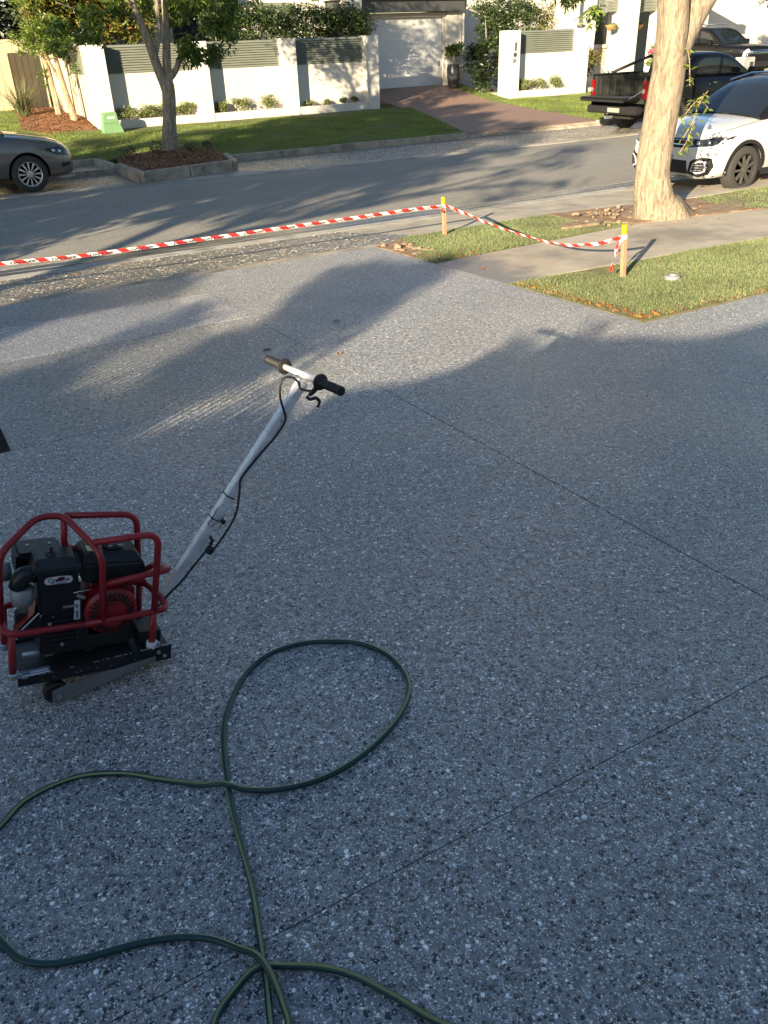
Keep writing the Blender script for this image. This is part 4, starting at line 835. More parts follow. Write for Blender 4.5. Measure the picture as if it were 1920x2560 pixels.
def ribbon(name, pts, wd, par, tw=None, letters=True, per=.205, phase=0):
    P = spline([Vector(p) for p in pts], 14); V = []; U = []; s = 0; W = wd; fr = []
    for i, p in enumerate(P):
        d = (P[min(i+1, len(P)-1)]-P[max(i-1, 0)]).normalized(); a = tw(i/(len(P)-1)) if tw else 0
        u0 = Vector((0, 0, 1)); u0 = (u0-d*u0.dot(d)).normalized(); n0 = d.cross(u0); u = u0*math.cos(a)+n0*math.sin(a)
        if i: s += (P[i]-P[i-1]).length
        V += [p-u*W/2, p+u*W/2]; U.append(s); fr.append((p, d, u))
    k = len(P); me = bpy.data.meshes.new(name); me.from_pydata([tuple(v) for v in V], [], [(2*i, 2*i+2, 2*i+3, 2*i+1) for i in range(k-1)])
    uv = me.uv_layers.new(name='UVMap')
    for f in me.polygons:
        for li in f.loop_indices:
            vi = me.loops[li].vertex_index; uv.data[li].uv = (U[vi//2]/per+phase, vi % 2)
    o = link(name, me, par, M_tape, True)
    if letters:
        tot = U[-1]; c = per*.62; tm = text_mesh('DANGER', wd*.78, .0003, .0012)
        while c < tot-.1:
            j = min(range(k), key=lambda q: abs(U[q]-c)); p, d, u = fr[j]; nn = d.cross(u)
            side = 1 if nn.dot(Vector((0, 0, 1.9))-p) > 0 else -1
            MM = Matrix((( d.x*side, u.x, nn.x*side, 0), (d.y*side, u.y, nn.y*side, 0), (d.z*side, u.z, nn.z*side, 0), (0, 0, 0, 1)))
            if side < 0: MM = Matrix(((-d.x, u.x, -nn.x, 0), (-d.y, u.y, -nn.y, 0), (-d.z, u.z, -nn.z, 0), (0, 0, 0, 1)))
            t_ = link('lettering', tm, o, M_ink); t_.matrix_local = Matrix.Translation(p+nn*side*.0025-u*.005) @ MM @ Matrix.Diagonal((2.1, 1, 1, 1)); c += per*2
    return o
tp = empty('barrier_tape', (6.07, 9.15, .03)); tag(tp, 'red and white striped barrier tape running off left and sagging between the two stakes', 'barrier tape')
r1 = ribbon('tape_strip', [(-2.4, 9.1, .20), (-.6, 9.1, .125), (.815, 9.1, .083), (1.71, 9.1, .052), (3.23, 9.11, .048), (4.37, 9.12, .046), (5.65, 9.13, .047), (6.06, 9.135, .034)], .037, None)
r2 = ribbon('tape_strip', [(6.08, 9.14, .045), (6.09, 8.6, -.005), (6.09, 8.1, -.05), (6.08, 7.4, -.072), (6.04, 6.8, -.045), (6.01, 6.3, .055), (6.01, 5.99, .165)], .036, None, tw=lambda t: .6*math.sin(t*2.9), phase=.3)
r3 = ribbon('tape_tail', [(6.0, 5.94, .17), (5.95, 5.96, .10), (5.93, 5.95, .02), (5.90, 5.95, -.06), (5.885, 5.95, -.13)], .030, None, tw=lambda t: .6+3*t, letters=False, phase=.1)
r4 = ribbon('tape_tail', [(6.06, 9.12, .04), (6.03, 9.10, .0), (6.02, 9.10, -.03)], .035, None, letters=False, phase=.2)
for r_ in (r1, r2, r3, r4): off(r_, tp)
# knots
off(MB().lathe([(.026, -.018), (.030, 0), (.026, .018)], 12, Matrix.Translation((6.075, 9.15, .035))).build('tape_wrap', M_tape), tp); off(MB().lathe([(.026, -.018), (.029, 0), (.026, .018)], 12, Matrix.Translation((6.03, 5.96, .175))).build('tape_wrap', M_tape), tp)
# sprinkler cover in the lawn
sp_ = empty('sprinkler_cover', (6.31, 5.56, -.165)); tag(sp_, 'small round grey concrete sprinkler ring in the near lawn', 'sprinkler cover')
MB().lathe([(.07, -.04), (.075, .006), (.055, .016), (.04, .010), (.036, -.03)], 18).build('ring', M_bowl, sp_, smooth=True)
# single fallen leaves on the driveway
for i, (x, y, lab) in enumerate(((2.278, 5.927, 'brown fallen leaf on the concrete just beyond the left handle grip'), (2.694, 5.486, 'orange fallen leaf in the sunlit concrete right of the handlebar'), (3.105, 6.33, 'tan fallen leaf farther up the sunlit driveway'), (5.28, 7.2, 'bright orange leaf on the wet end of the footpath'))):
    me = MB().add([(-.03, 0, 0), (-.01, .015, .008), (.02, .012, .010), (.034, 0, .004), (.015, -.016, .009), (-.012, -.013, .007)], [(0, 1, 2, 3), (0, 3, 4, 5)]).mesh('fallen_leaf'); o = link('fallen_leaf', me, None, mat('leaf_%s' % ['brown', 'orange', 'tan', 'red'][i], [(.10, .045, .02), (.45, .17, .04), (.35, .20, .10), (.65, .13, .02)][i], .6)); o.location = (x, y, drv(x, y)+.002); o.rotation_euler = (0, .1, i*1.3); o.scale = (1.2, 1.2, 1.2); tag(o, lab, 'leaf', 'single fallen leaves')
# ------------------------------------------------------------------ garden hose
P3 = [(.72, .70), (.584, .862), (.52, .978), (.461, 1.073), (.394, 1.138), (.317, 1.183), (.251, 1.196), (.184, 1.172), (.139, 1.135), (.10, 1.06), (.10, .98), (.15, .91), (.22, .92), (.262, .98)]
P2 = [(.285, 1.045), (.291, 1.081), (.294, 1.157), (.27, 1.243), (.217, 1.327), (.14, 1.385), (.045, 1.424), (-.062, 1.452), (-.156, 1.486), (-.218, 1.539), (-.255, 1.623), (-.30, 1.74), (-.32, 1.86), (-.28, 1.95)]
P1 = [(-.205, 2.011), (-.117, 2.079), (.022, 2.089), (.151, 2.029), (.266, 1.922), (.425, 1.781), (.542, 1.702), (.681, 1.668), (.839, 1.692), (1.006, 1.773), (1.121, 1.893), (1.148, 2.044), (1.106, 2.177), (1.014, 2.265), (.888, 2.325), (.754, 2.32), (.633, 2.242), (.531, 2.108), (.475, 1.988), (.428, 1.83), (.394, 1.682), (.369, 1.544), (.347, 1.42), (.319, 1.311), (.289, 1.2), (.274, 1.143), (.25, 1.067), (.22, .95), (.19, .8), (.16, .6)]
hp_ = P3+P2+P1; i1 = len(P3); i2 = i1+len(P2); rh = .0088; q = spline([Vector((x, y, 0)) for x, y in hp_], 8); k8 = 8
hz = []
for i, p in enumerate(q):
    z = drv(p.x, p.y)+rh; seg = i/8
    if seg < i1:                                      # lies over the straight run
        z += .019*math.exp(-((p.x-.275)**2+(p.y-1.19)**2)/.0018) if seg < i1-3 else 0
    elif seg < i2: z += .038*math.exp(-((p.x-.277)**2+(p.y-1.20)**2)/.0035)
    else:
        s1 = seg-i2
        if s1 < 8: z += .019*math.exp(-((p.x-.40)**2+(p.y-1.79)**2)/.0018)
    hz.append(Vector((p.x, p.y, z)))
nh_ = 14; mb = MB(); mb.tube(hz, rh, nh_, cap=False); me = bpy.data.meshes.new('garden_hose'); me.from_pydata(mb.v, [], mb.f)
uv = me.uv_layers.new(name='UVMap'); cum = [0]
for i in range(1, len(hz)): cum.append(cum[-1]+(hz[i]-hz[i-1]).length)
vv = []
for ri, p in enumerate(hz):
    d = (hz[min(ri+1, len(hz)-1)]-hz[max(ri-1, 0)]).normalized(); sd = d.cross(Vector((0, 0, 1))).normalized(); tw_ = .10*math.sin(cum[ri]*2.1)+.05*math.sin(cum[ri]*5.3+1)
    for k in range(nh_):
        v = Vector(mb.v[ri*nh_+k])-p; vv.append(math.atan2(v.dot(sd), v.z)/(2*math.pi)+.5+tw_)
for f in me.polygons:
    a0 = None
    for li in f.loop_indices:
        vi = me.loops[li].vertex_index; a = vv[vi]
        if a0 is None: a0 = a
        if a-a0 > .5: a -= 1
        if a0-a > .5: a += 1
        uv.data[li].uv = (cum[vi//nh_], a)
hose = link('garden_hose', me, None, M_hose, True); tag(hose, 'dark green garden hose with a pale yellow stripe looped on the foreground concrete', 'hose')
# ------------------------------------------------------------------ petrol engined concrete machine (local axes: X along its base, Z up, whole machine tipped 12 degrees)
mc = empty('concrete_machine', (-.057, 2.485, .04), 0, R(12)); tag(mc, 'petrol engined concrete machine in a red tubular cage with a long aluminium handle', 'machine')
RY = Matrix.Rotation(R(90), 4, 'X')
def polyV(poly, v0, v1): return MB().prism(poly, -v1, -v0, Matrix.Rotation(R(90), 4, 'X'))
base = polyV([(0, 0), (.522, .006), (.522, .073), (.44, .066), (0, .032)], .0, .006)
base.prism([(0, 0), (.522, .006), (.522, .073), (.44, .066), (0, .032)], -.24, -.234, Matrix.Rotation(R(90), 4, 'X'))
ba = base.build('base_plate', M_black, mc, bevel=.0015)
b2 = MB().add([(0.004, .006, .024), (.518, .006, .050), (.518, .234, .050), (.004, .234, .024), (0.004, .006, .008), (.518, .006, .018), (.518, .234, .018), (.004, .234, .008)], [(0, 1, 2, 3), (4, 7, 6, 5), (0, 4, 5, 1), (1, 5, 6, 2), (2, 6, 7, 3), (3, 7, 4, 0)])
b2.build('deck', M_black, mc)
for (x, z) in ((.475, .045), (.497, .026)): MB().lathe([(.0075, 0), (.0075, .004), (.004, .006)], 10, Matrix.Translation((x, .0, z)) @ RY).build('bolt', M_zinc, mc, smooth=False)
st = MB().box(.012, .108, .008, .05, .0, .0012, M=Matrix.Translation((0, 0, .0262)) @ Matrix.Rotation(-.05, 4, 'Y')).build('deck_sticker', M_stickb, mc)
for a, b, c, d in ((.016, .105, .011, .020), (.045, .100, .027, .035)): MB().box(a, b, c, d, .0, .0012, M=Matrix.Translation((0, 0, .0276)) @ Matrix.Rotation(-.05, 4, 'Y')).build('sticker_print', M_stick, st)
wm = MB()
for k in range(26):
    x = random.uniform(.01, .51); L = random.uniform(.003, .022); zt = .032+(.073-.032)*x/.522
    wm.box(x, x+L, -.0012, random.uniform(.0005, .004), zt-.0015, zt+.0012)
for k in range(12):
    x = random.uniform(.01, .50); zt = random.uniform(.008, .03); L = random.uniform(.002, .007); wm.box(x, x+L, -.0010, .0005, zt, zt+random.uniform(.001, .004))
for k in range(5): wm.box(-.0012, .0008, .0, random.uniform(.004, .012), .004+k*.005, .007+k*.005)
wo = wm.build('paint_chips', M_zinc, mc); wo['kind'] = 'stuff'
# swing arm and rollers
polyV([(.108, -.082), (.150, -.088), (.465, .012), (.462, .034), (.16, -.020), (.108, -.036)], -.008, -.003).build('swing_arm', M_arm, mc, bevel=.001)
polyV([(.108, -.082), (.150, -.088), (.465, .012), (.462, .034), (.16, -.020), (.108, -.036)], .243, .248).build('swing_arm', M_arm, mc, bevel=.001)
for v in (.002, .205):
    wh = MB().lathe([(.012, 0), (.034, .001), (.041, .006), (.041, .030), (.034, .035), (.012, .036)], 22, Matrix.Translation((.122, v+.036, -.056)) @ RY).build('roller', M_rubber, mc, smooth=False)
    MB().lathe([(.010, 0), (.010, .008)], 8, Matrix.Translation((.130, v-.009 if v < .1 else v+.05, -.060)) @ RY).build('axle_bolt', M_zinc, wh)
MB().tube([(.122, -.004, -.056), (.122, .244, -.056)], .007, 8).build('axle', M_zinc, mc)
MB().tube([(.085, .03, -.018), (.098, .03, -.034)], .0045, 8).build('brass_pin', mat('brass', (.65, .48, .14), .3, .9), mc)
# red cage
rt_ = .0117
def ct(pts, r=.045, name='cage_tube', rr=rt_): return MB().tube(rounded(pts, r, 5), rr, 12).build(name, M_red, mc, smooth=True)
ct([(.22, .02, .199), (-.03, .02, .199), (-.03, .205, .20), (.465, .205, .235), (.507, .10, .213), (.507, .02, .211), (.40, .02, .205), (.22, .02, .199)], .05)
ct([(.281, .02, .195), (.275, .02, .462), (.185, .195, .535), (.10, .195, .535), (-.034, .09, .462), (-.034, .09, .195)], .055)
ct([(.19, .20, .53), (.435, .20, .512), (.452, .20, .235)], .05); ct([(.255, .055, .492), (.462, .02, .520), (.458, .02, .205)], .05)
ct([(.19, .20, .53), (.188, .20, .405), (.445, .20, .375)], .03); ct([(.281, .022, .345), (.508, .022, .372), (.505, .20, .30), (.45, .205, .26)], .035)
for (x, y, z0, z1) in ((-.012, .02, .034, .195), (.455, .02, .066, .207), (-.012, .205, .034, .2), (.455, .205, .066, .235)):
    MB().tube([(x, y, z0), (x, y, z1)], rt_+.0008, 12).build('cage_leg', M_red, mc, smooth=True)
    cl = MB().lathe([(.021, -.004), (.021, .014), (.0175, .018), (.015, .018)], 14, Matrix.Translation((x, y, z0))).build('clamp', M_stick if z0 > .05 else M_zinc, mc)
    MB().box(x+.010, x+.026, y-.021, y-.010, z0, z0+.018).build('clamp_bolt', M_zinc, cl, bevel=.002)
# engine
eb = MB().box(.085, .40, .075, .20, .05, .235).build('engine_block', M_blackm, mc, bevel=.012)
for i in range(7): MB().box(.10, .215, .068, .075, .10+i*.018, .109+i*.018).build('cooling_fin', M_blackm, eb)
MB().box(.20, .215, .060, .075, .09, .34).build('bracket', M_blackm, mc, bevel=.002)
sh_ = polyV([(.232, .10), (.225, .27), (.245, .31), (.36, .335), (.405, .29), (.41, .15), (.37, .108)], .075, .17).build('fan_shroud', M_red, mc, bevel=.014)
rc = MB().lathe([(.091, 0), (.090, .014), (.078, .026), (.052, .036), (.045, .0375), (.001, .038)], 40, Matrix.Translation((.317, .072, .213)) @ RY).build('recoil_cover', M_red, mc, auto=35)
for i in range(30):
    a = 2*math.pi*i/30
    MM = Matrix.Translation((.317, .040, .213)) @ Matrix.Rotation(-a, 4, 'Y') @ Matrix.Translation((.066, 0, 0)) @ Matrix.Rotation(R(26), 4, 'Z')
    MB().box(-.014, .014, -.0016, .004, -.0034, .0034, M=MM).build('vent_slot', M_gap, rc)
MB().lathe([(.044, 0), (.042, .004), (.02, .006), (.001, .0062)], 28, Matrix.Translation((.317, .0345, .213)) @ RY).build('hub_disc', M_red, rc, auto=35)
for i in range(3):
    MB().box(.238+i*.010, .243+i*.010, .073, .0752, .175, .205).build('vent_slot', M_gap, sh_); MB().box(.30, .335, .073, .0752, .305+i*.009, .3095+i*.009, M=Matrix.Translation((0, 0, 0))).build('vent_slot', M_gap, sh_)
    MB().box(.345, .378, .073, .0752, .295+i*.009, .2995+i*.009).build('vent_slot', M_gap, sh_)
MB().tube([(.405, .09, .30), (.43, .08, .315), (.44, .08, .30)], [.008, .011, .007], 8).build('starter_handle', M_red, mc)
# tank
tk = MB().add([(.222, .055, .335), (.432, .055, .335), (.432, .225, .335), (.222, .225, .335), (.218, .05, .352), (.438, .05, .352), (.438, .23, .352), (.218, .23, .352), (.222, .058, .405), (.425, .058, .395), (.425, .222, .395), (.222, .222, .405), (.24, .085, .436), (.40, .085, .430), (.40, .195, .430), (.24, .195, .436)],
    [(3, 2, 1, 0), (12, 13, 14, 15)]+[(a+i, a+(i+1) % 4, a+4+(i+1) % 4, a+4+i) for a in (0, 4, 8) for i in range(4)])
tko = tk.build('fuel_tank', M_plas, mc, bevel=.007)
MB().lathe([(.034, 0), (.036, .008), (.033, .016), (.028, .019), (.026, .017), (.001, .017)], 20, Matrix.Translation((.335, .13, .432))).build('fuel_cap', M_blackm, tko, auto=30)
for (a, b) in ((.315, .33), (.345, .365)): MB().box(a, b, .098, .104, .440, .450).build('cap_rib', M_zinc, tko)
MB().add([(.245, .10, .4372), (.272, .10, .4365), (.272, .14, .4365), (.245, .14, .4372)], [(0, 1, 2, 3)]).build('warning_sticker', mat('yellow_green_sticker', (.45, .5, .25), .5), tko)
# air cleaner
ac = MB().box(.078, .202, .055, .165, .215, .398).build('air_cleaner', M_plas, mc, bevel=.01)
MB().add([(.060, .036, .395), (.215, .036, .395), (.215, .178, .395), (.060, .178, .395), (.062, .038, .412), (.213, .038, .412), (.213, .176, .412), (.062, .176, .412), (.078, .075, .436), (.197, .075, .436), (.197, .16, .436), (.078, .16, .436)],
    [(3, 2, 1, 0), (8, 9, 10, 11)]+[(a+i, a+(i+1) % 4, a+4+(i+1) % 4, a+4+i) for a in (0, 4) for i in range(4)]).build('lid', M_plas, ac, bevel=.004)
MB().lathe([(.018, 0), (.014, .008), (.006, .010), (.005, .026), (.001, .027)], 12, Matrix.Translation((.13, .11, .436))).build('wing_nut', M_plas, ac)
MB().box(.075, .205, .046, .056, .33, .394).build('face_plate', M_plas, ac, bevel=.003)
pts = []
for k in range(40):
    a = 2*math.pi*k/40; ca, sa = math.cos(a), math.sin(a); pts.append((.031*(1 if ca > 0 else -1)*(abs(ca) > .02)+.0135*ca, .0135*sa+(.0025*math.sin(a*9) if sa > .3 else 0)))
MS = Matrix.Translation((.141, .0452, .369)) @ Matrix.Rotation(R(0), 4, 'Y') @ Matrix.Rotation(R(90), 4, 'X')
stk = MB().prism([(x, y) for x, y in pts], 0, .0006, MS).build('sticker', M_stick, mc)
for txt, sz, dx, dz, mt, bo in (('Cyclone', .0205, .0, .0022, M_ink, .0005), ('Air Cleaner', .0105, .0, -.0085, M_stickb, .0003)):
    t_ = link('sticker_lettering', text_mesh(txt, sz, .0002, bo), stk, mt); t_.matrix_local = Matrix.Translation((.141+dx, .0442, .369+dz)) @ Matrix.Rotation(R(90), 4, 'X')
MB().add([(.131, .0440, .368), (.152, .0440, .368), (.163, .0440, .381), (.142, .0440, .381)], [(0, 1, 2, 3)]).build('sticker_flash', M_stickr, stk)
# muffler guard, intake elbow, bowl, guard plate
mf = MB().box(.025, .178, .135, .255, .335, .43).build('muffler_guard', M_plas, mc, bevel=.012)
for i in range(8): MB().box(.072+i*.0125, .079+i*.0125, .1335, .1355, .395, .412).build('guard_slot', M_gap, mf)
for x in (.07, .14): MB().lathe([(.006, 0), (.005, .003)], 8, Matrix.Translation((x, .20, .43))).build('screw', M_zinc, mf)
MB().lathe([(.03, 0), (.033, .03), (.022, .045)], 14, Matrix.Translation((.01, .16, .36)) @ Matrix.Rotation(R(-90), 4, 'Y')).build('exhaust_outlet', M_arm, mc, smooth=True)
MB().tube(rounded([(.10, .09, .385), (.035, .085, .392), (.018, .085, .33)], .04), [.026]*3+[.03]*3+[.032]*2, 14).build('intake_elbow', M_plas, mc, smooth=True) if False else MB().tube(rounded([(.10, .09, .378), (.035, .085, .385), (.020, .085, .335)], .04), .030, 14).build('intake_elbow', M_plas, mc, smooth=True)
MB().lathe([(.020, 0), (.033, .006), (.037, .03), (.037, .062), (.030, .066)], 20, Matrix.Translation((.033, .082, .272))).build('pre_cleaner_bowl', M_bowl, mc, smooth=True)
MB().add([(-.005, .045, .185), (.062, .045, .255), (.085, .13, .262), (.015, .13, .195), (-.005, .048, .179), (.062, .048, .249), (.085, .133, .256), (.015, .133, .189)], [(0, 1, 2, 3), (7, 6, 5, 4), (0, 4, 5, 1), (1, 5, 6, 2), (2, 6, 7, 3), (3, 7, 4, 0)]).build('belt_guard', M_red, mc)
MB().tube([(.012, .043, .187), (.078, .043, .254)], .0022, 6).build('guard_edge', M_stick, mc)
MB().box(.012, .10, .08, .13, .13, .235).build('belt_housing', M_blackm, mc, bevel=.006)
MB().box(.192, .212, .0565, .0595, .20, .275).build('serial_plate', M_stick, mc); MB().box(.20, .204, .056, .0566, .245, .262).build('serial_print', M_ink, mc); MB().box(.198, .207, .056, .0566, .205, .235).build('serial_print', M_stickb, mc)
for (x, z) in ((.088, .225), (.125, .22), (.115, .19), (.155, .10), (.165, .245)): MB().lathe([(.007, 0), (.0065, .006), (.004, .009)], 8, Matrix.Translation((x, .070, z)) @ RY).build('engine_bolt', M_zinc, mc)
MB().box(.155, .205, .05, .075, .255, .262).build('throttle_lever', M_zinc, mc); MB().tube([(.20, .05, .30), (.225, .05, .285)], .007, 8).build('choke_knob', M_zinc, mc)
MB().tube(spline([(.19, .05, .31), (.22, .04, .32), (.245, .045, .318)], 4), .0018, 5).build('throttle_wire', M_zinc, mc)
for (x0, x1, y, z) in ((.03, .085, .10, .05), (.10, .13, .09, .05), (.42, .47, .10, .07), (.23, .26, .07, .055)): MB().box(x0, x1, y-.012, y+.012, z, z+.012).build('mounting_foot', M_zinc if x0 < .2 else M_blackm, mc, bevel=.002)
MB().box(.42, .50, .06, .19, .05, .10).build('handle_mount', M_blackm, mc, bevel=.004)
# handle
A = Vector((.500, .12, .165)); B = Vector((.985, .105, 1.030)); d = (B-A).normalized(); y_ = Vector((0, 1, 0)); y_ = (y_-d*y_.dot(d)).normalized(); x_ = y_.cross(d)
MH = Matrix(((x_.x, y_.x, d.x, A.x), (x_.y, y_.y, d.y, A.y), (x_.z, y_.z, d.z, A.z), (0, 0, 0, 1)))
L_ = (B-A).length; hd_ = MB().box(-.018, .018, -.018, .018, 0, L_, M=MH).build('handle_tube', M_alu, mc, bevel=.004)
for s_, yy in ((.58, -.019), (.36, -.019), (.18, -.019), (.82, -.019)): MB().lathe([(.003, 0), (.003, .0008)], 8, MH @ Matrix.Translation((-.006, yy+.0185, s_*L_)) @ Matrix.Rotation(R(90), 4, 'X')).build('rivet_hole', M_gap, hd_)
Nn = Vector((1.004, -.15, 1.072)); Ff = Vector((.955, .365, 1.037)); ax = (Ff-Nn).normalized()
MB().tube([Nn+ax*.02, Ff-ax*.02], .0115, 16).build('handlebar', M_alu, mc, smooth=True)
qz = ax.to_track_quat('Z', 'Y').to_matrix().to_4x4()
for p0, sg in ((Nn, 1), (Ff, -1)):
    prof = [(.001, 0), (.0135, .0005), (.0165, .004), (.0165, .012)]
    for i in range(22): z = .014+i*.005; prof += [(.0158, z), (.0165, z+.0015), (.0165, z+.0035), (.0155, z+.0045)]
    prof += [(.0165, .128), (.028, .131), (.030, .135), (.028, .140), (.013, .142)]
    prof = [(r, z if sg > 0 else -z) for r, z in prof]
    if sg < 0: prof = prof[::-1]
    MB().lathe(prof, 18, Matrix.Translation(p0) @ qz).build('grip', M_rubber, mc, auto=40)
lv = MB().tube(spline([(1.0, .015, 1.055), (.99, .012, 1.03), (.965, .005, 1.010)], 4), [.011]*4+[.009]*3+[.007]*2, 10).build('lever_bracket', M_blackm, mc, smooth=True)
MB().tube(spline([(.955, .005, 1.006), (.965, -.005, .998), (.985, -.01, 1.004), (1.0, -.01, .990), (.995, -.01, .970)], 5), [.0062]*16+[.005]*4+[.0075], 8).build('lever', M_blackm, mc, smooth=True)
cb = [(.975, .02, 1.02), (.97, .085, 1.007), (.956, .085, 1.033), (.931, .085, 1.049), (.903, .085, 1.049), (.89, .085, 1.029), (.891, .085, .989), (.905, .085, .945), (.922, .085, .907), (.921, .085, .884), (.906, .085, .854), (.879, .085, .814), (.844, .085, .773), (.81, .085, .728), (.773, .085, .675), (.769, .08, .629), (.762, .07, .566), (.747, .06, .527), (.723, .055, .484), (.679, .06, .412), (.655, .07, .401), (.606, .07, .338), (.564, .07, .281), (.529, .07, .246), (.49, .08, .19), (.42, .09, .14)]
MB().tube(spline(cb, 5), .0042, 8).build('throttle_cable', M_rubber, mc, smooth=True)
MB().lathe([(.012, -.014), (.016, -.008), (.016, .010), (.010, .016)], 12, Matrix.Translation((.668, .068, .405)) @ Matrix.Rotation(.6, 4, 'Y')).build('stop_switch', M_rubber, mc, auto=40)
MB().tube([(.672, .085, .455), (.680, .082, .435), (.672, .08, .415)], [.004, .008, .006], 8).build('switch_lever', M_blackm, mc)
MB().lathe([(.009, 0), (.009, .014)], 10, Matrix.Translation((.712, .080, .515)) @ RY).build('wire_clip', M_rubber, mc)
wr = [(.708, .099, .561), (.696, .098, .554), (.677, .098, .516), (.665, .098, .501), (.679, .097, .487), (.70, .097, .506), (.714, .097, .528), (.724, .097, .500), (.700, .097, .47), (.684, .098, .475), (.67, .098, .497)]
MB().tube(spline(wr, 5), .0016, 6).build('loose_wire', M_rubber, mc)
for s_ in (.50, .40): 
    MB().box(-.0195, .0195, -.0195, .0195, -.0022, .0022, M=MH @ Matrix.Translation((0, 0, s_*L_))).build('cable_tie', M_rubber, mc)
MB().tube([(.915, .098, .893), (.905, .085, .888)], .004, 6).build('cable_clip', M_zinc, mc); MB().tube([(.775, .098, .672), (.775, .082, .665)], .004, 6).build('cable_clip', M_zinc, mc)
# ------------------------------------------------------------------ cars (local axes: +X forward, nose at X=0, Z up from the road)
def lerp_table(tab, x):
    for (x0, a), (x1, b) in zip(tab, tab[1:]):
        if x0 >= x >= x1:
            t = (x0-x)/(x0-x1) if x0 != x1 else 0; t = t*t*(3-2*t)*.35+t*.65
            return [p*(1-t)+q_*t for p, q_ in zip(a, b)] if isinstance(a, (list, tuple)) else a*(1-t)+b*t
    return tab[-1][1]
def ring_body(tab, xs, crown=.03):
    """half sections: (half width, bottom z, belt z, top z)"""
    mb = MB(); K = 0
    for x in xs:
        w, zb, zs, zt = lerp_table(tab, x)
        h = [(w*.90, zb), (w*.975, zb+(zs-zb)*.18), (w, zb+(zs-zb)*.50), (w*.985, zb+(zs-zb)*.80), (w*.945, zs), (w*.86, zs+(zt-zs)*.62), (w*.62, zs+(zt-zs)*.9), (w*.3, zt), (0, zt+crown*.2)]
        ring = [(x, y, z) for y, z in h]+[(x, -y, z) for y, z in h[-2::-1]]; K = len(ring); mb.v += ring
    n = len(xs)
    for i in range(n-1):
        for k in range(K):
            a = i*K+k; b = i*K+(k+1) % K; c = (i+1)*K+(k+1) % K; d = (i+1)*K+k; mb.f.append((a, b, c, d)); mb.mi.append(0)
    mb.f.append(tuple(range(K))); mb.f.append(tuple((n-1)*K+k for k in range(K))[::-1]); mb.mi += [0, 0]; return mb
def cut_arches(o, wheels, r, W):
    for (wx, wz) in wheels:
        c = MB().lathe([(r, -W), (r, W)], 36, Matrix.Translation((wx, 0, wz)) @ Matrix.Rotation(R(90), 4, 'X')).build('cutter', None, o.parent)
        bpy.context.view_layer.update(); md = o.modifiers.new('b', 'BOOLEAN'); md.operation = 'DIFFERENCE'; md.solver = 'EXACT'; md.object = c
        dg = bpy.context.evaluated_depsgraph_get(); me = bpy.data.meshes.new_from_object(o.evaluated_get(dg)); o.modifiers.clear(); o.data = me; bpy.data.objects.remove(c)
    return o
def loft(tab, xs, name, mt, par, sub=1, crown=.03):
    o = ring_body(tab, xs, crown).build(name, mt, par)
    md = o.modifiers.new('s', 'SUBSURF'); md.levels = sub; md.render_levels = sub
    dg = bpy.context.evaluated_depsgraph_get(); me = bpy.data.meshes.new_from_object(o.evaluated_get(dg)); o.modifiers.clear(); o.data = me; return o
def finish(o, ang=40):
    o.data.polygons.foreach_set('use_smooth', [True]*len(o.data.polygons)); o.data.set_sharp_from_angle(angle=R(ang)); return o
def bvh(objs):
    V = []; F = []
    for o in objs:
        b = len(V); V += [v.co.copy() for v in o.data.vertices]; F += [tuple(b+i for i in p.vertices) for p in o.data.polygons]
    return BVHTree.FromPolygons(V, F)
def fit(tree, poly, plane, name, mt, par, off_=.006, res=.07, deep=.03):
    """a thin fitted piece: outline given in the side ('y+','y-'), front ('x+','x-') or top ('z') view, laid on the body surface"""
    ax = plane[0]; sg = 1 if plane.endswith('+') else -1; bm = bmesh.new()
    mk = {'x': lambda a, b: (0, a, b), 'y': lambda a, b: (a, 0, b), 'z': lambda a, b: (a, b, 0)}[ax]
    bm.faces.new([bm.verts.new(mk(a, b)) for a, b in poly])
    xs = [p[0] for p in poly]; ys = [p[1] for p in poly]; idx = {'x': (1, 2), 'y': (0, 2), 'z': (0, 1)}[ax]
    for q_, lo, hi in ((idx[0], min(xs), max(xs)), (idx[1], min(ys), max(ys))):
        k = int((hi-lo)/res)
        for i in range(1, k+1):
            c = [0, 0, 0]; c[q_] = lo+(hi-lo)*i/(k+1); nn = [0, 0, 0]; nn[q_] = 1
            bmesh.ops.bisect_plane(bm, geom=bm.verts[:]+bm.edges[:]+bm.faces[:], plane_co=c, plane_no=nn)
    D = Vector({'x': (-sg, 0, 0), 'y': (0, -sg, 0), 'z': (0, 0, -1)}[ax]); top = []
    miss = []
    for v in bm.verts:
        o_ = v.co - D*6; h = tree.ray_cast(o_, D)
        if h[0] is None: miss.append(v); continue
        v.co = h[0]-D*off_+(h[1]*off_*.4 if h[1].dot(D) < 0 else Vector())
    bmesh.ops.delete(bm, geom=miss, context='VERTS')
    if not bm.faces: bm.free(); return None
    r = bmesh.ops.extrude_face_region(bm, geom=bm.faces[:])
    for e in r['geom']:
        if isinstance(e, bmesh.types.BMVert): e.co += D*deep
    bmesh.ops.recalc_face_normals(bm, faces=bm.faces); me = bpy.data.meshes.new(name); bm.to_mesh(me); bm.free()
    o = link(name, me, par, mt); return finish(o, 50)
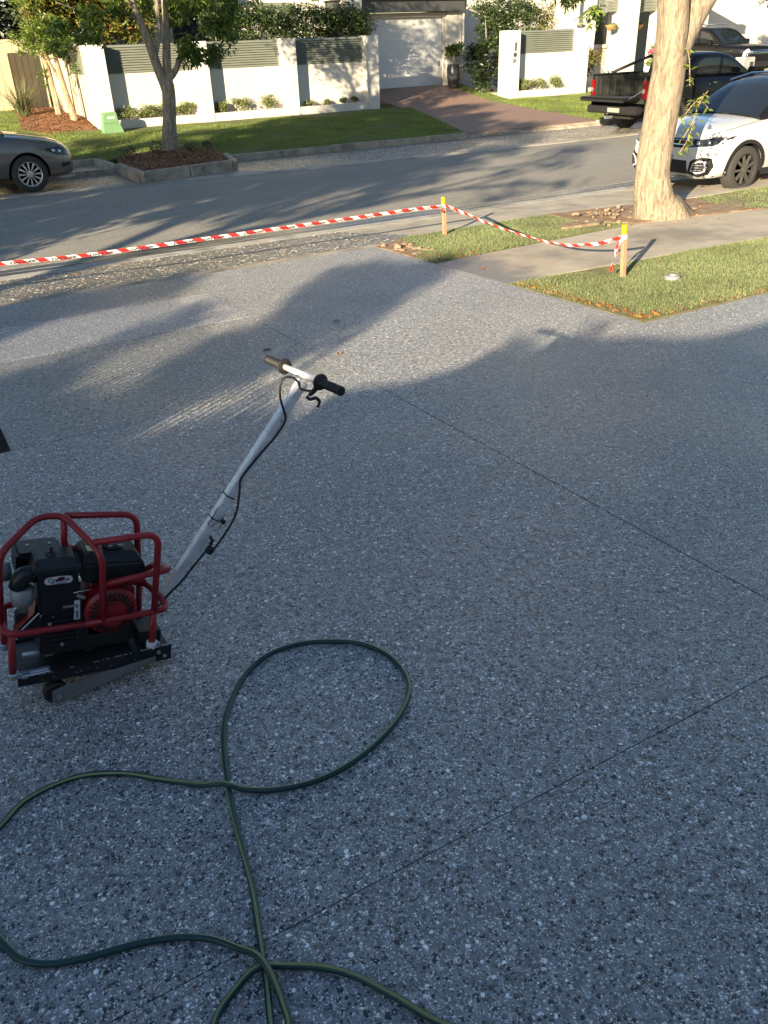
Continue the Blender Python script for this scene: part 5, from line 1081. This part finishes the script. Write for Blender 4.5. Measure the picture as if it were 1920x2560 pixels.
def wheel(par, x, y, r, rimmat, spokes=10, wd=.20, style=0):
    s = -1 if y < 0 else 1; MM = Matrix.Translation((x, y, r)) @ Matrix.Rotation(R(90)*(-s), 4, 'X')
    # local +Z of MM points outwards
    w_ = MB().lathe([(r*.62, -wd), (r*.93, -wd), (r, -wd*.86), (r, -wd*.14), (r*.965, -.012), (r*.84, .004), (r*.70, .004), (r*.665, -.01), (r*.655, -.05), (r*.62, -.05)], 40, MM).build('wheel', M_tyre, par, auto=35)
    MB().lathe([(r*.66, -.05), (r*.668, -.004), (r*.63, -.012), (r*.60, -.05), (.0, -.055)], 36, MM).build('rim', rimmat if style == 0 else M_rimD, w_, auto=35)
    for i in range(spokes):
        a = 2*math.pi*i/spokes; Q = MM @ Matrix.Rotation(a, 4, 'Z')
        if style == 0: b = MB().add([(r*.16, -r*.022, -.004), (r*.16, r*.022, -.004), (r*.62, r*.062, -.012), (r*.62, -r*.062, -.012), (r*.16, -r*.022, -.03), (r*.16, r*.022, -.03), (r*.62, r*.062, -.04), (r*.62, -r*.062, -.04)], [(0, 1, 2, 3), (4, 7, 6, 5), (0, 4, 5, 1), (1, 5, 6, 2), (2, 6, 7, 3), (3, 7, 4, 0)])
        else: b = MB().add([(r*.12, -r*.04, .0), (r*.12, r*.04, .0), (r*.64, r*.085, -.008), (r*.64, -r*.02, -.008), (r*.12, -r*.04, -.04), (r*.12, r*.04, -.04), (r*.64, r*.085, -.04), (r*.64, -r*.02, -.04)], [(0, 1, 2, 3), (4, 7, 6, 5), (0, 4, 5, 1), (1, 5, 6, 2), (2, 6, 7, 3), (3, 7, 4, 0)])
        b.v = [tuple(Q @ Vector(v)) for v in b.v]; b.build('spoke', rimmat, w_)
    MB().lathe([(r*.19, -.02), (r*.17, .002), (r*.10, .006), (0, .006)], 20, MM).build('hub_cap', rimmat, w_, auto=30)
    return w_
def well(par, x, s, r, arch, W):
    n = 18; arc = [(math.cos(a)*(arch-.003), math.sin(a)*(arch-.003)) for a in np.linspace(R(-8), R(188), n)]
    ya, yb = s*(W/2-.035), s*(W/2-.36); mb = MB(); vs = [(x+c, ya, r+h) for c, h in arc]+[(x+c, yb, r+h) for c, h in arc]
    mb.add(vs, [(i, i+1, n+i+1, n+i) for i in range(n-1)]+[tuple(range(n, 2*n))]); mb.build('wheel_well', M_gap, par)
def liner(par, x, y0, y1, r, rr):
    MB().lathe([(rr, y0), (rr, y1)], 24, Matrix.Translation((x, 0, r)) @ Matrix.Rotation(R(90), 4, 'X')).build('wheel_well', M_gap, par)
def car_base(par, body_tab, xs, gl_tab, gxs, paintm, roofm, r, fx, rx, W, arch, sub=1):
    body = loft(body_tab, xs, 'body', paintm, par, sub); cut_arches(body, [(fx, r), (rx, r)], arch, W*1.2); finish(body)
    cab = loft(gl_tab, gxs, 'cabin', roofm, par, sub); finish(cab)
    for x in (fx, rx):
        if x < body_tab[-1][0]: continue
        for s in (1, -1): well(par, x, s, r, arch, W)
    return body, cab
def band(tree, pts, wd, plane, name, mt, par, off_=.004, deep=.012):
    """narrow strip along a polyline in a view plane"""
    P0 = [Vector((a, b)) for a, b in pts]; P = []
    for a, b in zip(P0, P0[1:]):
        k = max(1, int((b-a).length/.05)); P += [a+(b-a)*(i/k) for i in range(k)]
    P.append(P0[-1]); L = []; Rr = []
    for i, p in enumerate(P):
        d = (P[min(i+1, len(P)-1)]-P[max(i-1, 0)]).normalized(); n_ = Vector((-d.y, d.x))*wd/2; L.append(p+n_); Rr.append(p-n_)
    ax = plane[0]; sg = 1 if plane.endswith('+') else -1; D = Vector({'x': (-sg, 0, 0), 'y': (0, -sg, 0), 'z': (0, 0, -1)}[ax]); mk = {'x': lambda a: (0, a.x, a.y), 'y': lambda a: (a.x, 0, a.y), 'z': lambda a: (a.x, a.y, 0)}[ax]
    ai = {'x': 0, 'y': 1, 'z': 2}[ax]; hv = []
    for l_, r_ in zip(L, Rr):
        pr_ = []
        for p in (l_, r_):
            o_ = Vector(mk(p)); h = tree.ray_cast(o_-D*6, D)[0]; pr_.append([o_, h[ai] if h and abs(h[ai]) > .3*(ax != 'z') else None])
        hv.append(pr_)
    known = [q_[1] for pr_ in hv for q_ in pr_ if q_[1] is not None]; last = known[0] if known else 0; V = []
    for pr_ in hv:
        g = [q_[1] for q_ in pr_ if q_[1] is not None]
        if g: last = max(g) if sg > 0 else min(g)
        for o_, h in pr_:
            v = o_.copy(); v[ai] = h if h is not None else last; V.append(v-D*off_)
    n_ = len(V); V2 = [v+D*deep for v in V]; F = [(2*i, 2*i+1, 2*i+3, 2*i+2) for i in range(n_//2-1)]
    for i in range(n_//2-1): F += [(2*i, 2*i+2, n_+2*i+2, n_+2*i), (2*i+1, n_+2*i+1, n_+2*i+3, 2*i+3)]
    return MB().add(V+V2, F).build(name, mt, par)
# ---- white compact SUV, nose towards the tree
tr = empty('white_suv', (10.90, 10.12, -.40), R(180)); tag(tr, 'white compact SUV with black roof parked behind the big tree trunk, facing left', 'car')
W = 1.82
bt = [(0, (.58, .34, .60, .70)), (-.04, (.70, .24, .66, .80)), (-.14, (.80, .20, .72, .90)), (-.32, (.865, .19, .80, .965)), (-.60, (.90, .20, .86, 1.00)), (-.95, (.91, .22, .90, 1.035)), (-1.30, (.91, .22, .93, 1.07)), (-1.7, (.91, .22, .95, 1.08)), (-2.6, (.91, .22, .97, 1.08)), (-3.5, (.91, .24, .98, 1.09)), (-3.95, (.88, .30, .98, 1.08)), (-4.15, (.82, .36, .95, 1.02)), (-4.23, (.70, .42, .85, .92))]
xs = [0, -.03, -.08, -.16, -.3, -.45, -.65, -.9, -1.15, -1.35, -1.7, -2.2, -2.8, -3.3, -3.7, -3.95, -4.12, -4.23]
gt = [(-1.10, (.78, .95, .98, 1.03)), (-1.45, (.765, .95, 1.16, 1.22)), (-1.80, (.72, .95, 1.32, 1.42)), (-2.05, (.69, .95, 1.42, 1.525)), (-2.5, (.68, .95, 1.46, 1.57)), (-3.1, (.67, .95, 1.45, 1.565)), (-3.6, (.66, .95, 1.38, 1.50)), (-3.85, (.66, .95, 1.25, 1.34)), (-4.08, (.68, .95, 1.0, 1.05))]
b_, c_ = car_base(tr, bt, xs, gt, [-1.10, -1.3, -1.55, -1.8, -2.05, -2.3, -2.7, -3.1, -3.5, -3.75, -3.95, -4.08], P_white, P_black, .335, -.85, -3.44, W, .385)
T = bvh([b_, c_]); Tb = bvh([b_])
# windscreen and side glass
fit(T, [(-1.18, -.70), (-1.18, .70), (-2.02, .56), (-2.02, -.56)], 'z', 'windscreen', M_glass, tr, .008, .12)
for s in ('y+', 'y-'):
    fit(T, [(-1.55, 1.10), (-2.0, 1.36), (-2.55, 1.43), (-2.55, 1.10)], s, 'side_window', M_glass, tr, .006, .15); fit(T, [(-2.65, 1.10), (-2.65, 1.43), (-3.1, 1.42), (-3.55, 1.34), (-3.55, 1.12)], s, 'side_window', M_glass, tr, .006, .15)
    sg = 1 if s == 'y+' else -1
    fit(T, [(-.38, .14), (-.26, .24), (-.24, .34), (-.445, .38), (-.46, .5), (-.40, .63), (-.36, .42)][:3], s, 'lower_trim', M_trim, tr, .003, .1)
    arc = [(-.85+.405*math.cos(a), .335+.405*math.sin(a)) for a in np.arange(R(-14), R(197), R(9))]; band(Tb, arc, .055, s, 'arch_trim', M_trim, tr, .012, .03)
    arc = [(-3.44+.405*math.cos(a), .335+.405*math.sin(a)) for a in np.arange(R(-14), R(197), R(9))]; band(Tb, arc, .055, s, 'arch_trim', M_trim, tr, .012, .03)
    band(Tb, [(-1.27, .27), (-2.0, .26), (-3.02, .27)], .10, s, 'sill_trim', M_trim, tr, .008, .03)
    band(Tb, [(-1.38, .95), (-1.36, .7), (-1.38, .35)], .006, s, 'door_gap', M_gap, tr, .002, .01); band(Tb, [(-.45, .905), (-.8, .955), (-1.2, 1.0)], .006, s, 'bonnet_gap', M_gap, tr, .002, .01)
    band(Tb, [(-1.30, .80), (-1.62, .825)], .035, s, 'fender_badge', M_dark, tr, .006, .015); band(Tb, [(-1.5, .83), (-2.4, .86), (-3.6, .89)], .008, s, 'crease', M_chrome, tr, .001, .006)
    wheel(tr, -.85, sg*(W/2-.012), .335, M_rimG, 9, .215, 1); wheel(tr, -3.44, sg*(W/2-.012), .335, M_rimG, 9, .215, 1)
    mr = MB().lathe([(.02, -.10), (.07, -.07), (.085, 0), (.07, .08), (.02, .10)], 12, Matrix.Translation((-1.62, sg*(W/2+.07), 1.10)) @ Matrix.Rotation(R(90), 4, 'X')).build('mirror', P_black, tr, smooth=True)
    MB().tube([(-2.0, sg*.60, 1.50), (-2.5, sg*.61, 1.58), (-3.3, sg*.60, 1.58), (-3.7, sg*.58, 1.50)], .014, 8).build('roof_rail', M_chrome, tr)
# front details (front view: a = y, b = z)
fit(Tb, [(-.60, .675), (.60, .675), (.66, .80), (.0, .805), (-.66, .80)], 'x+', 'grille', M_trim, tr, .004, .06); fit(Tb, [(-.52, .715), (.52, .715), (.53, .728), (-.53, .728)], 'x+', 'grille_bar', M_chrome, tr, .012, .08, .02); fit(Tb, [(-.52, .775), (.52, .775), (.53, .787), (-.53, .787)], 'x+', 'grille_bar', M_chrome, tr, .012, .08, .02)
fit(Tb, [(-.50, .31), (.50, .31), (.46, .50), (-.46, .50)], 'x+', 'lower_intake', M_trim, tr, .003, .07)
fit(Tb, [(-.50, .245), (.50, .245), (.47, .29), (-.47, .29)], 'x+', 'skid_bar', M_zinc, tr, .008, .08)
fit(Tb, [(-.18, .46), (.18, .46), (.18, .57), (-.18, .57)], 'x+', 'number_plate', M_plate, tr, .012, .1, .012)
MB().lathe([(.062, 0), (.062, .008), (.052, .010), (.050, .004), (0, .004)], 24, Matrix.Translation((.004, 0, .745)) @ Matrix.Rotation(R(90), 4, 'Y')).build('badge', M_chrome, tr)
for s in (1, -1):
    P = [(.46, .675), (.78, .695), (.845, .78), (.845, .83), (.60, .80)]; hl = fit(Tb, [(s*a, b) for a, b in P], 'x+', 'headlight', M_lens, tr, .008, .05, .03)
    for (a, b, r_) in ((.60, .755, .034), (.72, .765, .034)):
        h = Tb.ray_cast(Vector((3, s*a, b)), Vector((-1, 0, 0)))[0]
        MB().lathe([(r_, 0), (r_, .008), (r_*.7, .011), (0, .012)], 14, Matrix.Translation(h+Vector((.006, 0, 0))) @ Matrix.Rotation(R(70), 4, 'Y')).build('lamp_lens', M_lamp, hl, smooth=True)
    fit(Tb, [(s*a, b) for a, b in ((.47, .670), (.79, .690), (.848, .775), (.842, .79), (.78, .708), (.47, .686))], 'x+', 'daylight_strip', M_stick, hl, .015, .05, .02)
    P = [(.50, .33), (.66, .27), (.775, .31), (.815, .42), (.80, .54), (.70, .565), (.54, .50)]; fr = fit(Tb, [(s*a, b) for a, b in P], 'x+', 'fog_lamp_surround', M_trim, tr, .006, .05)
    P2_ = [(.565, .36), (.66, .325), (.745, .345), (.765, .42), (.755, .50), (.69, .515), (.60, .47)]; cc = Vector((.675, .42))
    fit(Tb, [(s*a, b) for a, b in P2_], 'x+', 'fog_lamp_ring', M_stick, fr, .013, .05)
    P3_ = [tuple(cc+(Vector(p)-cc)*.80) for p in P2_]; fit(Tb, [(s*a, b) for a, b in P3_], 'x+', 'fog_lamp_insert', M_trim, fr, .018, .05)
    for j in range(3): fit(Tb, [(s*a, b) for a, b in ((.60, .375+j*.035), (.735, .375+j*.035), (.735, .381+j*.035), (.60, .381+j*.035))], 'x+', 'fog_lamp_slat', M_zinc, fr, .024, .06, .006)
# light interior seen through the screen
MB().tube([(-1.72, .30+.0, 1.16), (-1.76, .30, 1.22)], .02, 6).build('wiper_stub', M_trim, tr)
MB().tube(spline([(-1.14, -.62, 1.045), (-1.30, -.2, 1.14), (-1.36, .1, 1.17)], 4), .008, 6).build('wiper', M_trim, tr); MB().tube(spline([(-1.14, .05, 1.06), (-1.30, .4, 1.12), (-1.34, .6, 1.11)], 4), .008, 6).build('wiper', M_trim, tr)
# ---- grey hatchback, nose only in view at the left
go = empty('grey_hatchback', (3.30, 18.24, -.395), 0); tag(go, 'bronze grey hatchback with silver ten spoke hubcap at the left edge', 'car')
W = 1.79
bt = [(0, (.60, .30, .55, .62)), (-.05, (.70, .22, .62, .72)), (-.16, (.79, .19, .68, .80)), (-.35, (.85, .18, .75, .87)), (-.65, (.885, .19, .82, .93)), (-.95, (.895, .2, .87, .975)), (-1.3, (.895, .2, .91, 1.01)), (-1.7, (.895, .2, .93, 1.02)), (-2.6, (.895, .2, .95, 1.02)), (-3.5, (.895, .22, .96, 1.03)), (-3.95, (.86, .28, .96, 1.03)), (-4.15, (.80, .34, .92, .98)), (-4.25, (.68, .42, .80, .86))]
gt = [(-1.02, (.78, .9, .93, .975)), (-1.45, (.76, .9, 1.14, 1.20)), (-1.80, (.71, .9, 1.30, 1.38)), (-2.05, (.68, .9, 1.36, 1.44)), (-2.5, (.66, .9, 1.38, 1.475)), (-3.2, (.65, .9, 1.36, 1.45)), (-3.7, (.65, .9, 1.22, 1.30)), (-4.05, (.68, .9, .95, 1.0))]
b_, c_ = car_base(go, bt, xs, gt, [-1.02, -1.3, -1.55, -1.8, -2.05, -2.3, -2.7, -3.2, -3.5, -3.8, -4.05], P_grey, P_grey, .318, -.85, -3.48, W, .365)
T = bvh([b_, c_]); Tb = bvh([b_])
fit(T, [(-1.12, -.68), (-1.12, .68), (-1.98, .55), (-1.98, -.55)], 'z', 'windscreen', M_glass, go, .008, .12)
for s in ('y+', 'y-'):
    sg = 1 if s == 'y+' else -1
    fit(T, [(-1.42, 1.04), (-1.95, 1.29), (-2.45, 1.34), (-2.45, 1.04)], s, 'side_window', M_glass, go, .006, .15); fit(T, [(-2.55, 1.04), (-2.55, 1.34), (-3.1, 1.32), (-3.5, 1.2), (-3.5, 1.06)], s, 'side_window', M_glass, go, .006, .15)
    hl = fit(Tb, [(-.10, .565), (-.30, .60), (-.50, .70), (-.48, .725), (-.22, .735), (-.12, .68)], s, 'headlight', M_lens, go, .008, .05, .03)
    for (a, b) in ((-.25, .655), (-.36, .675)):
        h = Tb.ray_cast(Vector((a, sg*3, b)), Vector((0, -sg, 0)))[0]; MB().lathe([(.035, 0), (.03, .01), (0, .014)], 12, Matrix.Translation(h+Vector((0, sg*.004, 0))) @ Matrix.Rotation(R(-90)*sg, 4, 'X')).build('lamp_lens', M_lamp, hl, smooth=True)
    arc = [(-.85+.375*math.cos(a), .318+.375*math.sin(a)) for a in np.arange(R(-14), R(197), R(9))]; band(Tb, arc, .016, s, 'arch_lip', P_grey, go, .010, .03)
    band(Tb, [(-1.33, .9), (-1.31, .7), (-1.38, .35), (-1.38, .25)], .006, s, 'door_gap', M_gap, go, .002, .01); band(Tb, [(-.42, .80), (-.8, .88), (-1.15, .945)], .006, s, 'bonnet_gap', M_gap, go, .002, .01)
    fit(Tb, [(-.09, .37), (-.24, .37), (-.26, .45), (-.09, .46)], s, 'fog_grille', M_trim, go, .005, .05); band(Tb, [(-.08, .385), (-.25, .375)], .010, s, 'fog_trim', M_chrome, go, .014, .012)
    band(Tb, [(-1.24, .25), (-2.0, .24), (-3.06, .25)], .012, s, 'sill_gap', M_gap, go, .002, .02)
    wheel(go, -.85, sg*(W/2-.015), .318, M_rimS, 12, .20, 0); wheel(go, -3.48, sg*(W/2-.015), .318, M_rimS, 12, .20, 0)
    MB().lathe([(.02, -.09), (.06, -.06), (.075, 0), (.06, .07), (.02, .09)], 12, Matrix.Translation((-1.55, sg*(W/2+.06), 1.02)) @ Matrix.Rotation(R(90), 4, 'X')).build('mirror', P_grey, go, smooth=True)
    MB().add([(-.02, sg*.66, .205), (-.14, sg*.80, .20), (-.34, sg*.86, .20), (-.34, sg*.86, .23), (-.14, sg*.80, .235), (-.02, sg*.66, .24)], [(0, 1, 4, 5), (1, 2, 3, 4)]).build('splitter', M_bowl, go)
fit(Tb, [(-.52, .56), (.52, .56), (.50, .63), (-.50, .63)], 'x+', 'grille', M_trim, go, .004, .07); fit(Tb, [(-.50, .28), (.50, .28), (.46, .42), (-.46, .42)], 'x+', 'lower_intake', M_trim, go, .004, .07)
MB().tube(spline([(-1.08, .60, 1.0), (-1.22, .2, 1.07), (-1.25, -.1, 1.09)], 4), .008, 6).build('wiper', M_trim, go)
# ---- black dual cab ute, tailgate down
ut = empty('black_ute', (21.82, 17.17, -.40), R(1)); tag(ut, 'black dual cab ute with its tailgate down standing in the street behind the tree', 'ute')
W = 1.86
bt = [(0, (.70, .50, .85, .95)), (-.06, (.80, .42, .92, 1.05)), (-.2, (.87, .36, .98, 1.12)), (-.5, (.91, .36, 1.04, 1.17)), (-.9, (.93, .38, 1.08, 1.20)), (-1.35, (.93, .38, 1.11, 1.22)), (-2.2, (.93, .38, 1.13, 1.22)), (-3.0, (.93, .38, 1.14, 1.22)), (-3.62, (.93, .38, 1.14, 1.22))]
gt = [(-1.25, (.80, 1.1, 1.14, 1.18)), (-1.7, (.78, 1.1, 1.38, 1.44)), (-2.05, (.73, 1.1, 1.58, 1.66)), (-2.4, (.70, 1.1, 1.66, 1.74)), (-3.0, (.69, 1.1, 1.67, 1.76)), (-3.4, (.68, 1.1, 1.63, 1.72)), (-3.58, (.70, 1.1, 1.40, 1.47)), (-3.66, (.72, 1.1, 1.15, 1.20))]
b_, c_ = car_base(ut, bt, [0, -.04, -.12, -.25, -.45, -.7, -.95, -1.2, -1.5, -2.0, -2.6, -3.1, -3.5, -3.62], gt, [-1.25, -1.5, -1.75, -2.05, -2.35, -2.7, -3.1, -3.35, -3.5, -3.6, -3.66], P_black, P_black, .385, -.92, -6.5, W, .44)
T = bvh([b_, c_])
for s in ('y+', 'y-'):
    sg = 1 if s == 'y+' else -1
    fit(T, [(-1.62, 1.24), (-2.05, 1.50), (-2.45, 1.59), (-2.45, 1.24)], s, 'side_window', M_glass, ut, .006, .15); fit(T, [(-2.55, 1.24), (-2.55, 1.60), (-3.1, 1.60), (-3.3, 1.53), (-3.35, 1.26)], s, 'side_window', M_glass, ut, .006, .15)
    band(T, [(-2.5, 1.15), (-2.5, .8), (-2.48, .5)], .007, s, 'door_gap', M_gap, ut, .002, .01); band(T, [(-1.45, 1.1), (-1.42, .8), (-1.45, .5)], .007, s, 'door_gap', M_gap, ut, .002, .01)
    mr = MB().box(-.06, .07, -.11, .11, -.09, .10, M=Matrix.Translation((-1.72, sg*(W/2+.12), 1.27))).build('mirror', P_black, ut, bevel=.03, seg=3); MB().box(-.02, .02, -.10, .10, -.09, -.05, M=Matrix.Translation((-1.68, sg*(W/2-.0), 1.25))).build('mirror_arm', M_trim, mr)
    MB().box(-3.0, -2.86, -.012, .012, -.012, .012, M=Matrix.Translation((0, sg*(W/2+.02), 1.06))).build('door_handle', M_chrome, ut)
    # bed side
    bs = MB().box(-5.30, -3.66, sg*(W/2)-.05*(1 if sg > 0 else 0), sg*(W/2)+.05*(1 if sg < 0 else 0), .50, 1.30).build('bed_side', P_black, ut, bevel=.02); cut_arches(bs, [(-4.14, .385)], .44, 1.4)
    MB().box(-5.28, -3.68, sg*(W/2)-(.14 if sg > 0 else -.05), sg*(W/2)-(.05 if sg > 0 else -.14), .80, 1.285).build('bed_liner_side', M_bed, ut, bevel=.012)
    for k in range(6): MB().box(-5.15+k*.25, -5.11+k*.25, sg*(W/2-.155)-.014, sg*(W/2-.155)+.014, .85, 1.2).build('liner_rib', M_bed, ut, bevel=.006)
    MB().box(-5.32, -3.66, sg*(W/2)-(.155 if sg > 0 else -.02), sg*(W/2)-(-.02 if sg > 0 else .155) if False else sg*(W/2)+(.012 if sg > 0 else .155), 1.30, 1.325).build('bed_rail', M_trim, ut, bevel=.006)
    tl = MB().box(-5.335, -5.20, sg*(W/2)-(.11 if sg > 0 else -.01) if sg > 0 else -W/2-.008, sg*(W/2)+.008 if sg > 0 else -W/2+.11, .80, 1.20).build('tail_light', M_tail, ut, bevel=.015)
    MB().box(-5.342, -5.33, (sg*(W/2)-.09) if sg > 0 else -W/2+.02, (sg*(W/2)-.02) if sg > 0 else -W/2+.09, .93, 1.02).build('reverse_lamp', M_lamp, tl)
    wheel(ut, -.92, sg*(W/2-.02), .385, M_rimD, 6, .25, 1); wheel(ut, -4.14, sg*(W/2-.02), .385, M_rimD, 6, .25, 1)
    well(ut, -4.14, sg, .385, .44, W)
    MB().tube(rounded([(-3.62, sg*.66, 1.66), (-3.85, sg*.70, 1.60), (-4.75, sg*.80, 1.34)], .12), .036, 10).build('sports_bar', M_trim, ut, smooth=True)
    MB().tube([(-5.28, sg*.84, 1.0), (-5.72, sg*.80, .83)], .008, 6).build('tailgate_stay', M_zinc, ut)
MB().tube([(-3.66, -.66, 1.66), (-3.66, .66, 1.66)], .036, 10).build('sports_bar', M_trim, ut, smooth=True)
MB().box(-5.30, -3.66, -.88, .88, .70, .78).build('bed_floor', M_bed, ut); MB().box(-3.76, -3.66, -.86, .86, .78, 1.30).build('bed_front', M_bed, ut, bevel=.01)
for k in range(9): MB().box(-3.785, -3.76, -.72+k*.175, -.66+k*.175, .90, 1.22 if k % 2 else 1.12).build('liner_rib', M_bed, ut, bevel=.008)
tg = MB().box(-5.83, -5.31, -.78, .78, .775, .845).build('tailgate', P_black, ut, bevel=.018); MB().box(-5.80, -5.34, -.72, .72, .845, .858).build('tailgate_liner', M_bed, tg, bevel=.004); MB().box(-5.855, -5.81, -.74, .74, .75, .80).build('tailgate_lip', M_trim, tg, bevel=.01)
bmp = MB().box(-5.50, -5.28, -.86, .86, .46, .64).build('rear_bumper', M_trim, ut, bevel=.03); MB().box(-5.512, -5.498, -.30, .10, .50, .60).build('number_plate', M_plate, bmp)
MB().box(-5.26, -3.7, -.45, .45, .34, .68).build('chassis', M_gap, ut); MB().box(-5.66, -5.45, -.04, .04, .36, .42).build('tow_bar', M_zinc, ut); MB().lathe([(.02, 0), (.02, .04), (.028, .06), (.01, .08)], 10, Matrix.Translation((-5.62, 0, .42))).build('tow_ball', M_chrome, ut)
fit(T, [(-3.9, 0), (-3.9, .1), (-3.8, .1)], 'z', 'x', M_glass, ut) if False else None
MB().add([(-3.60, -.60, 1.30), (-3.60, .60, 1.30), (-3.50, .56, 1.62), (-3.50, -.56, 1.62), (-3.69, -.62, 1.28), (-3.69, .62, 1.28), (-3.585, .57, 1.60), (-3.585, -.57, 1.60)], [(4, 5, 6, 7), (0, 3, 2, 1), (0, 1, 5, 4), (1, 2, 6, 5), (2, 3, 7, 6), (3, 0, 4, 7)]).build('rear_window', M_glass, ut)
fit(T, [(-1.30, -.72), (-1.30, .72), (-2.0, .60), (-2.0, -.60)], 'z', 'windscreen', M_glass, ut, .008, .12)
# ---- black large SUV nosing out of the right hand yard
sv = empty('black_four_wheel_drive', (30.45, 23.95, .06), R(-90)); tag(sv, 'tall black four wheel drive facing the street in the yard at upper right', 'car')
W = 1.90
bt = [(0, (.74, .42, .86, .95)), (-.05, (.84, .34, .96, 1.03)), (-.2, (.90, .30, 1.0, 1.10)), (-.5, (.94, .30, 1.06, 1.15)), (-.9, (.95, .32, 1.10, 1.19)), (-1.4, (.95, .32, 1.12, 1.21)), (-2.6, (.95, .32, 1.14, 1.21)), (-4.2, (.95, .34, 1.14, 1.2)), (-4.75, (.88, .40, 1.1, 1.18))]
gt = [(-1.25, (.84, 1.1, 1.14, 1.17)), (-1.7, (.81, 1.1, 1.44, 1.50)), (-2.05, (.77, 1.1, 1.66, 1.74)), (-2.6, (.75, 1.1, 1.74, 1.82)), (-4.2, (.74, 1.1, 1.73, 1.81)), (-4.7, (.76, 1.1, 1.3, 1.4))]
b_, c_ = car_base(sv, bt, [0, -.04, -.12, -.25, -.5, -.9, -1.3, -1.8, -2.6, -3.4, -4.2, -4.6, -4.75], gt, [-1.25, -1.5, -1.75, -2.05, -2.35, -2.8, -3.5, -4.2, -4.5, -4.7], P_blk2, P_blk2, .38, -.92, -3.75, W, .43)
T = bvh([b_, c_]); Tb = bvh([b_])
fit(T, [(-1.34, -.76), (-1.34, .76), (-2.02, .64), (-2.02, -.64)], 'z', 'windscreen', M_glass, sv, .008, .12)
for s in ('y+', 'y-'):
    sg = 1 if s == 'y+' else -1
    fit(T, [(-1.66, 1.25), (-2.05, 1.56), (-2.5, 1.66), (-2.5, 1.25)], s, 'side_window', M_glass, sv, .006, .15); fit(T, [(-2.6, 1.25), (-2.6, 1.67), (-3.5, 1.67), (-3.5, 1.25)], s, 'side_window', M_glass, sv, .006, .2)
    band(T, [(-1.5, 1.19), (-2.5, 1.215), (-4.3, 1.215)], .022, s, 'window_trim', M_chrome, sv, .006, .015)
    MB().tube([(-2.2, sg*.64, 1.78), (-2.5, sg*.65, 1.88), (-4.1, sg*.64, 1.87), (-4.4, sg*.62, 1.76)], .018, 8).build('roof_rail', M_chrome, sv)
    hl = fit(Tb, [(sg*a, b) for a, b in ((.50, .86), (.82, .84), (.93, .95), (.90, 1.02), (.52, .98))], 'x+', 'headlight', M_lens, sv, .008, .05)
    fit(Tb, [(sg*a, b) for a, b in ((.60, .90), (.80, .89), (.84, .95), (.60, .95))], 'x+', 'lamp_lens', M_lamp, hl, .016, .06)
    fit(Tb, [(sg*a, b) for a, b in ((.62, .45), (.84, .47), (.84, .58), (.62, .56))], 'x+', 'fog_lamp', M_zinc, sv, .008, .06)
    wheel(sv, -.92, sg*(W/2-.02), .38, M_rimD, 6, .24, 1); wheel(sv, -3.75, sg*(W/2-.02), .38, M_rimD, 6, .24, 1)
    MB().box(-.06, .07, -.10, .10, -.08, .09, M=Matrix.Translation((-1.72, sg*(W/2+.10), 1.26))).build('mirror', P_blk2, sv, bevel=.03, seg=3)
for z_ in (.87, .92, .97): fit(Tb, [(-.48, z_), (.48, z_), (.48, z_+.018), (-.48, z_+.018)], 'x+', 'grille_bar', M_chrome, sv, .010, .1, .02)
fit(Tb, [(-.62, .42), (.62, .42), (.56, .60), (-.56, .60)], 'x+', 'lower_intake', M_trim, sv, .004, .08)
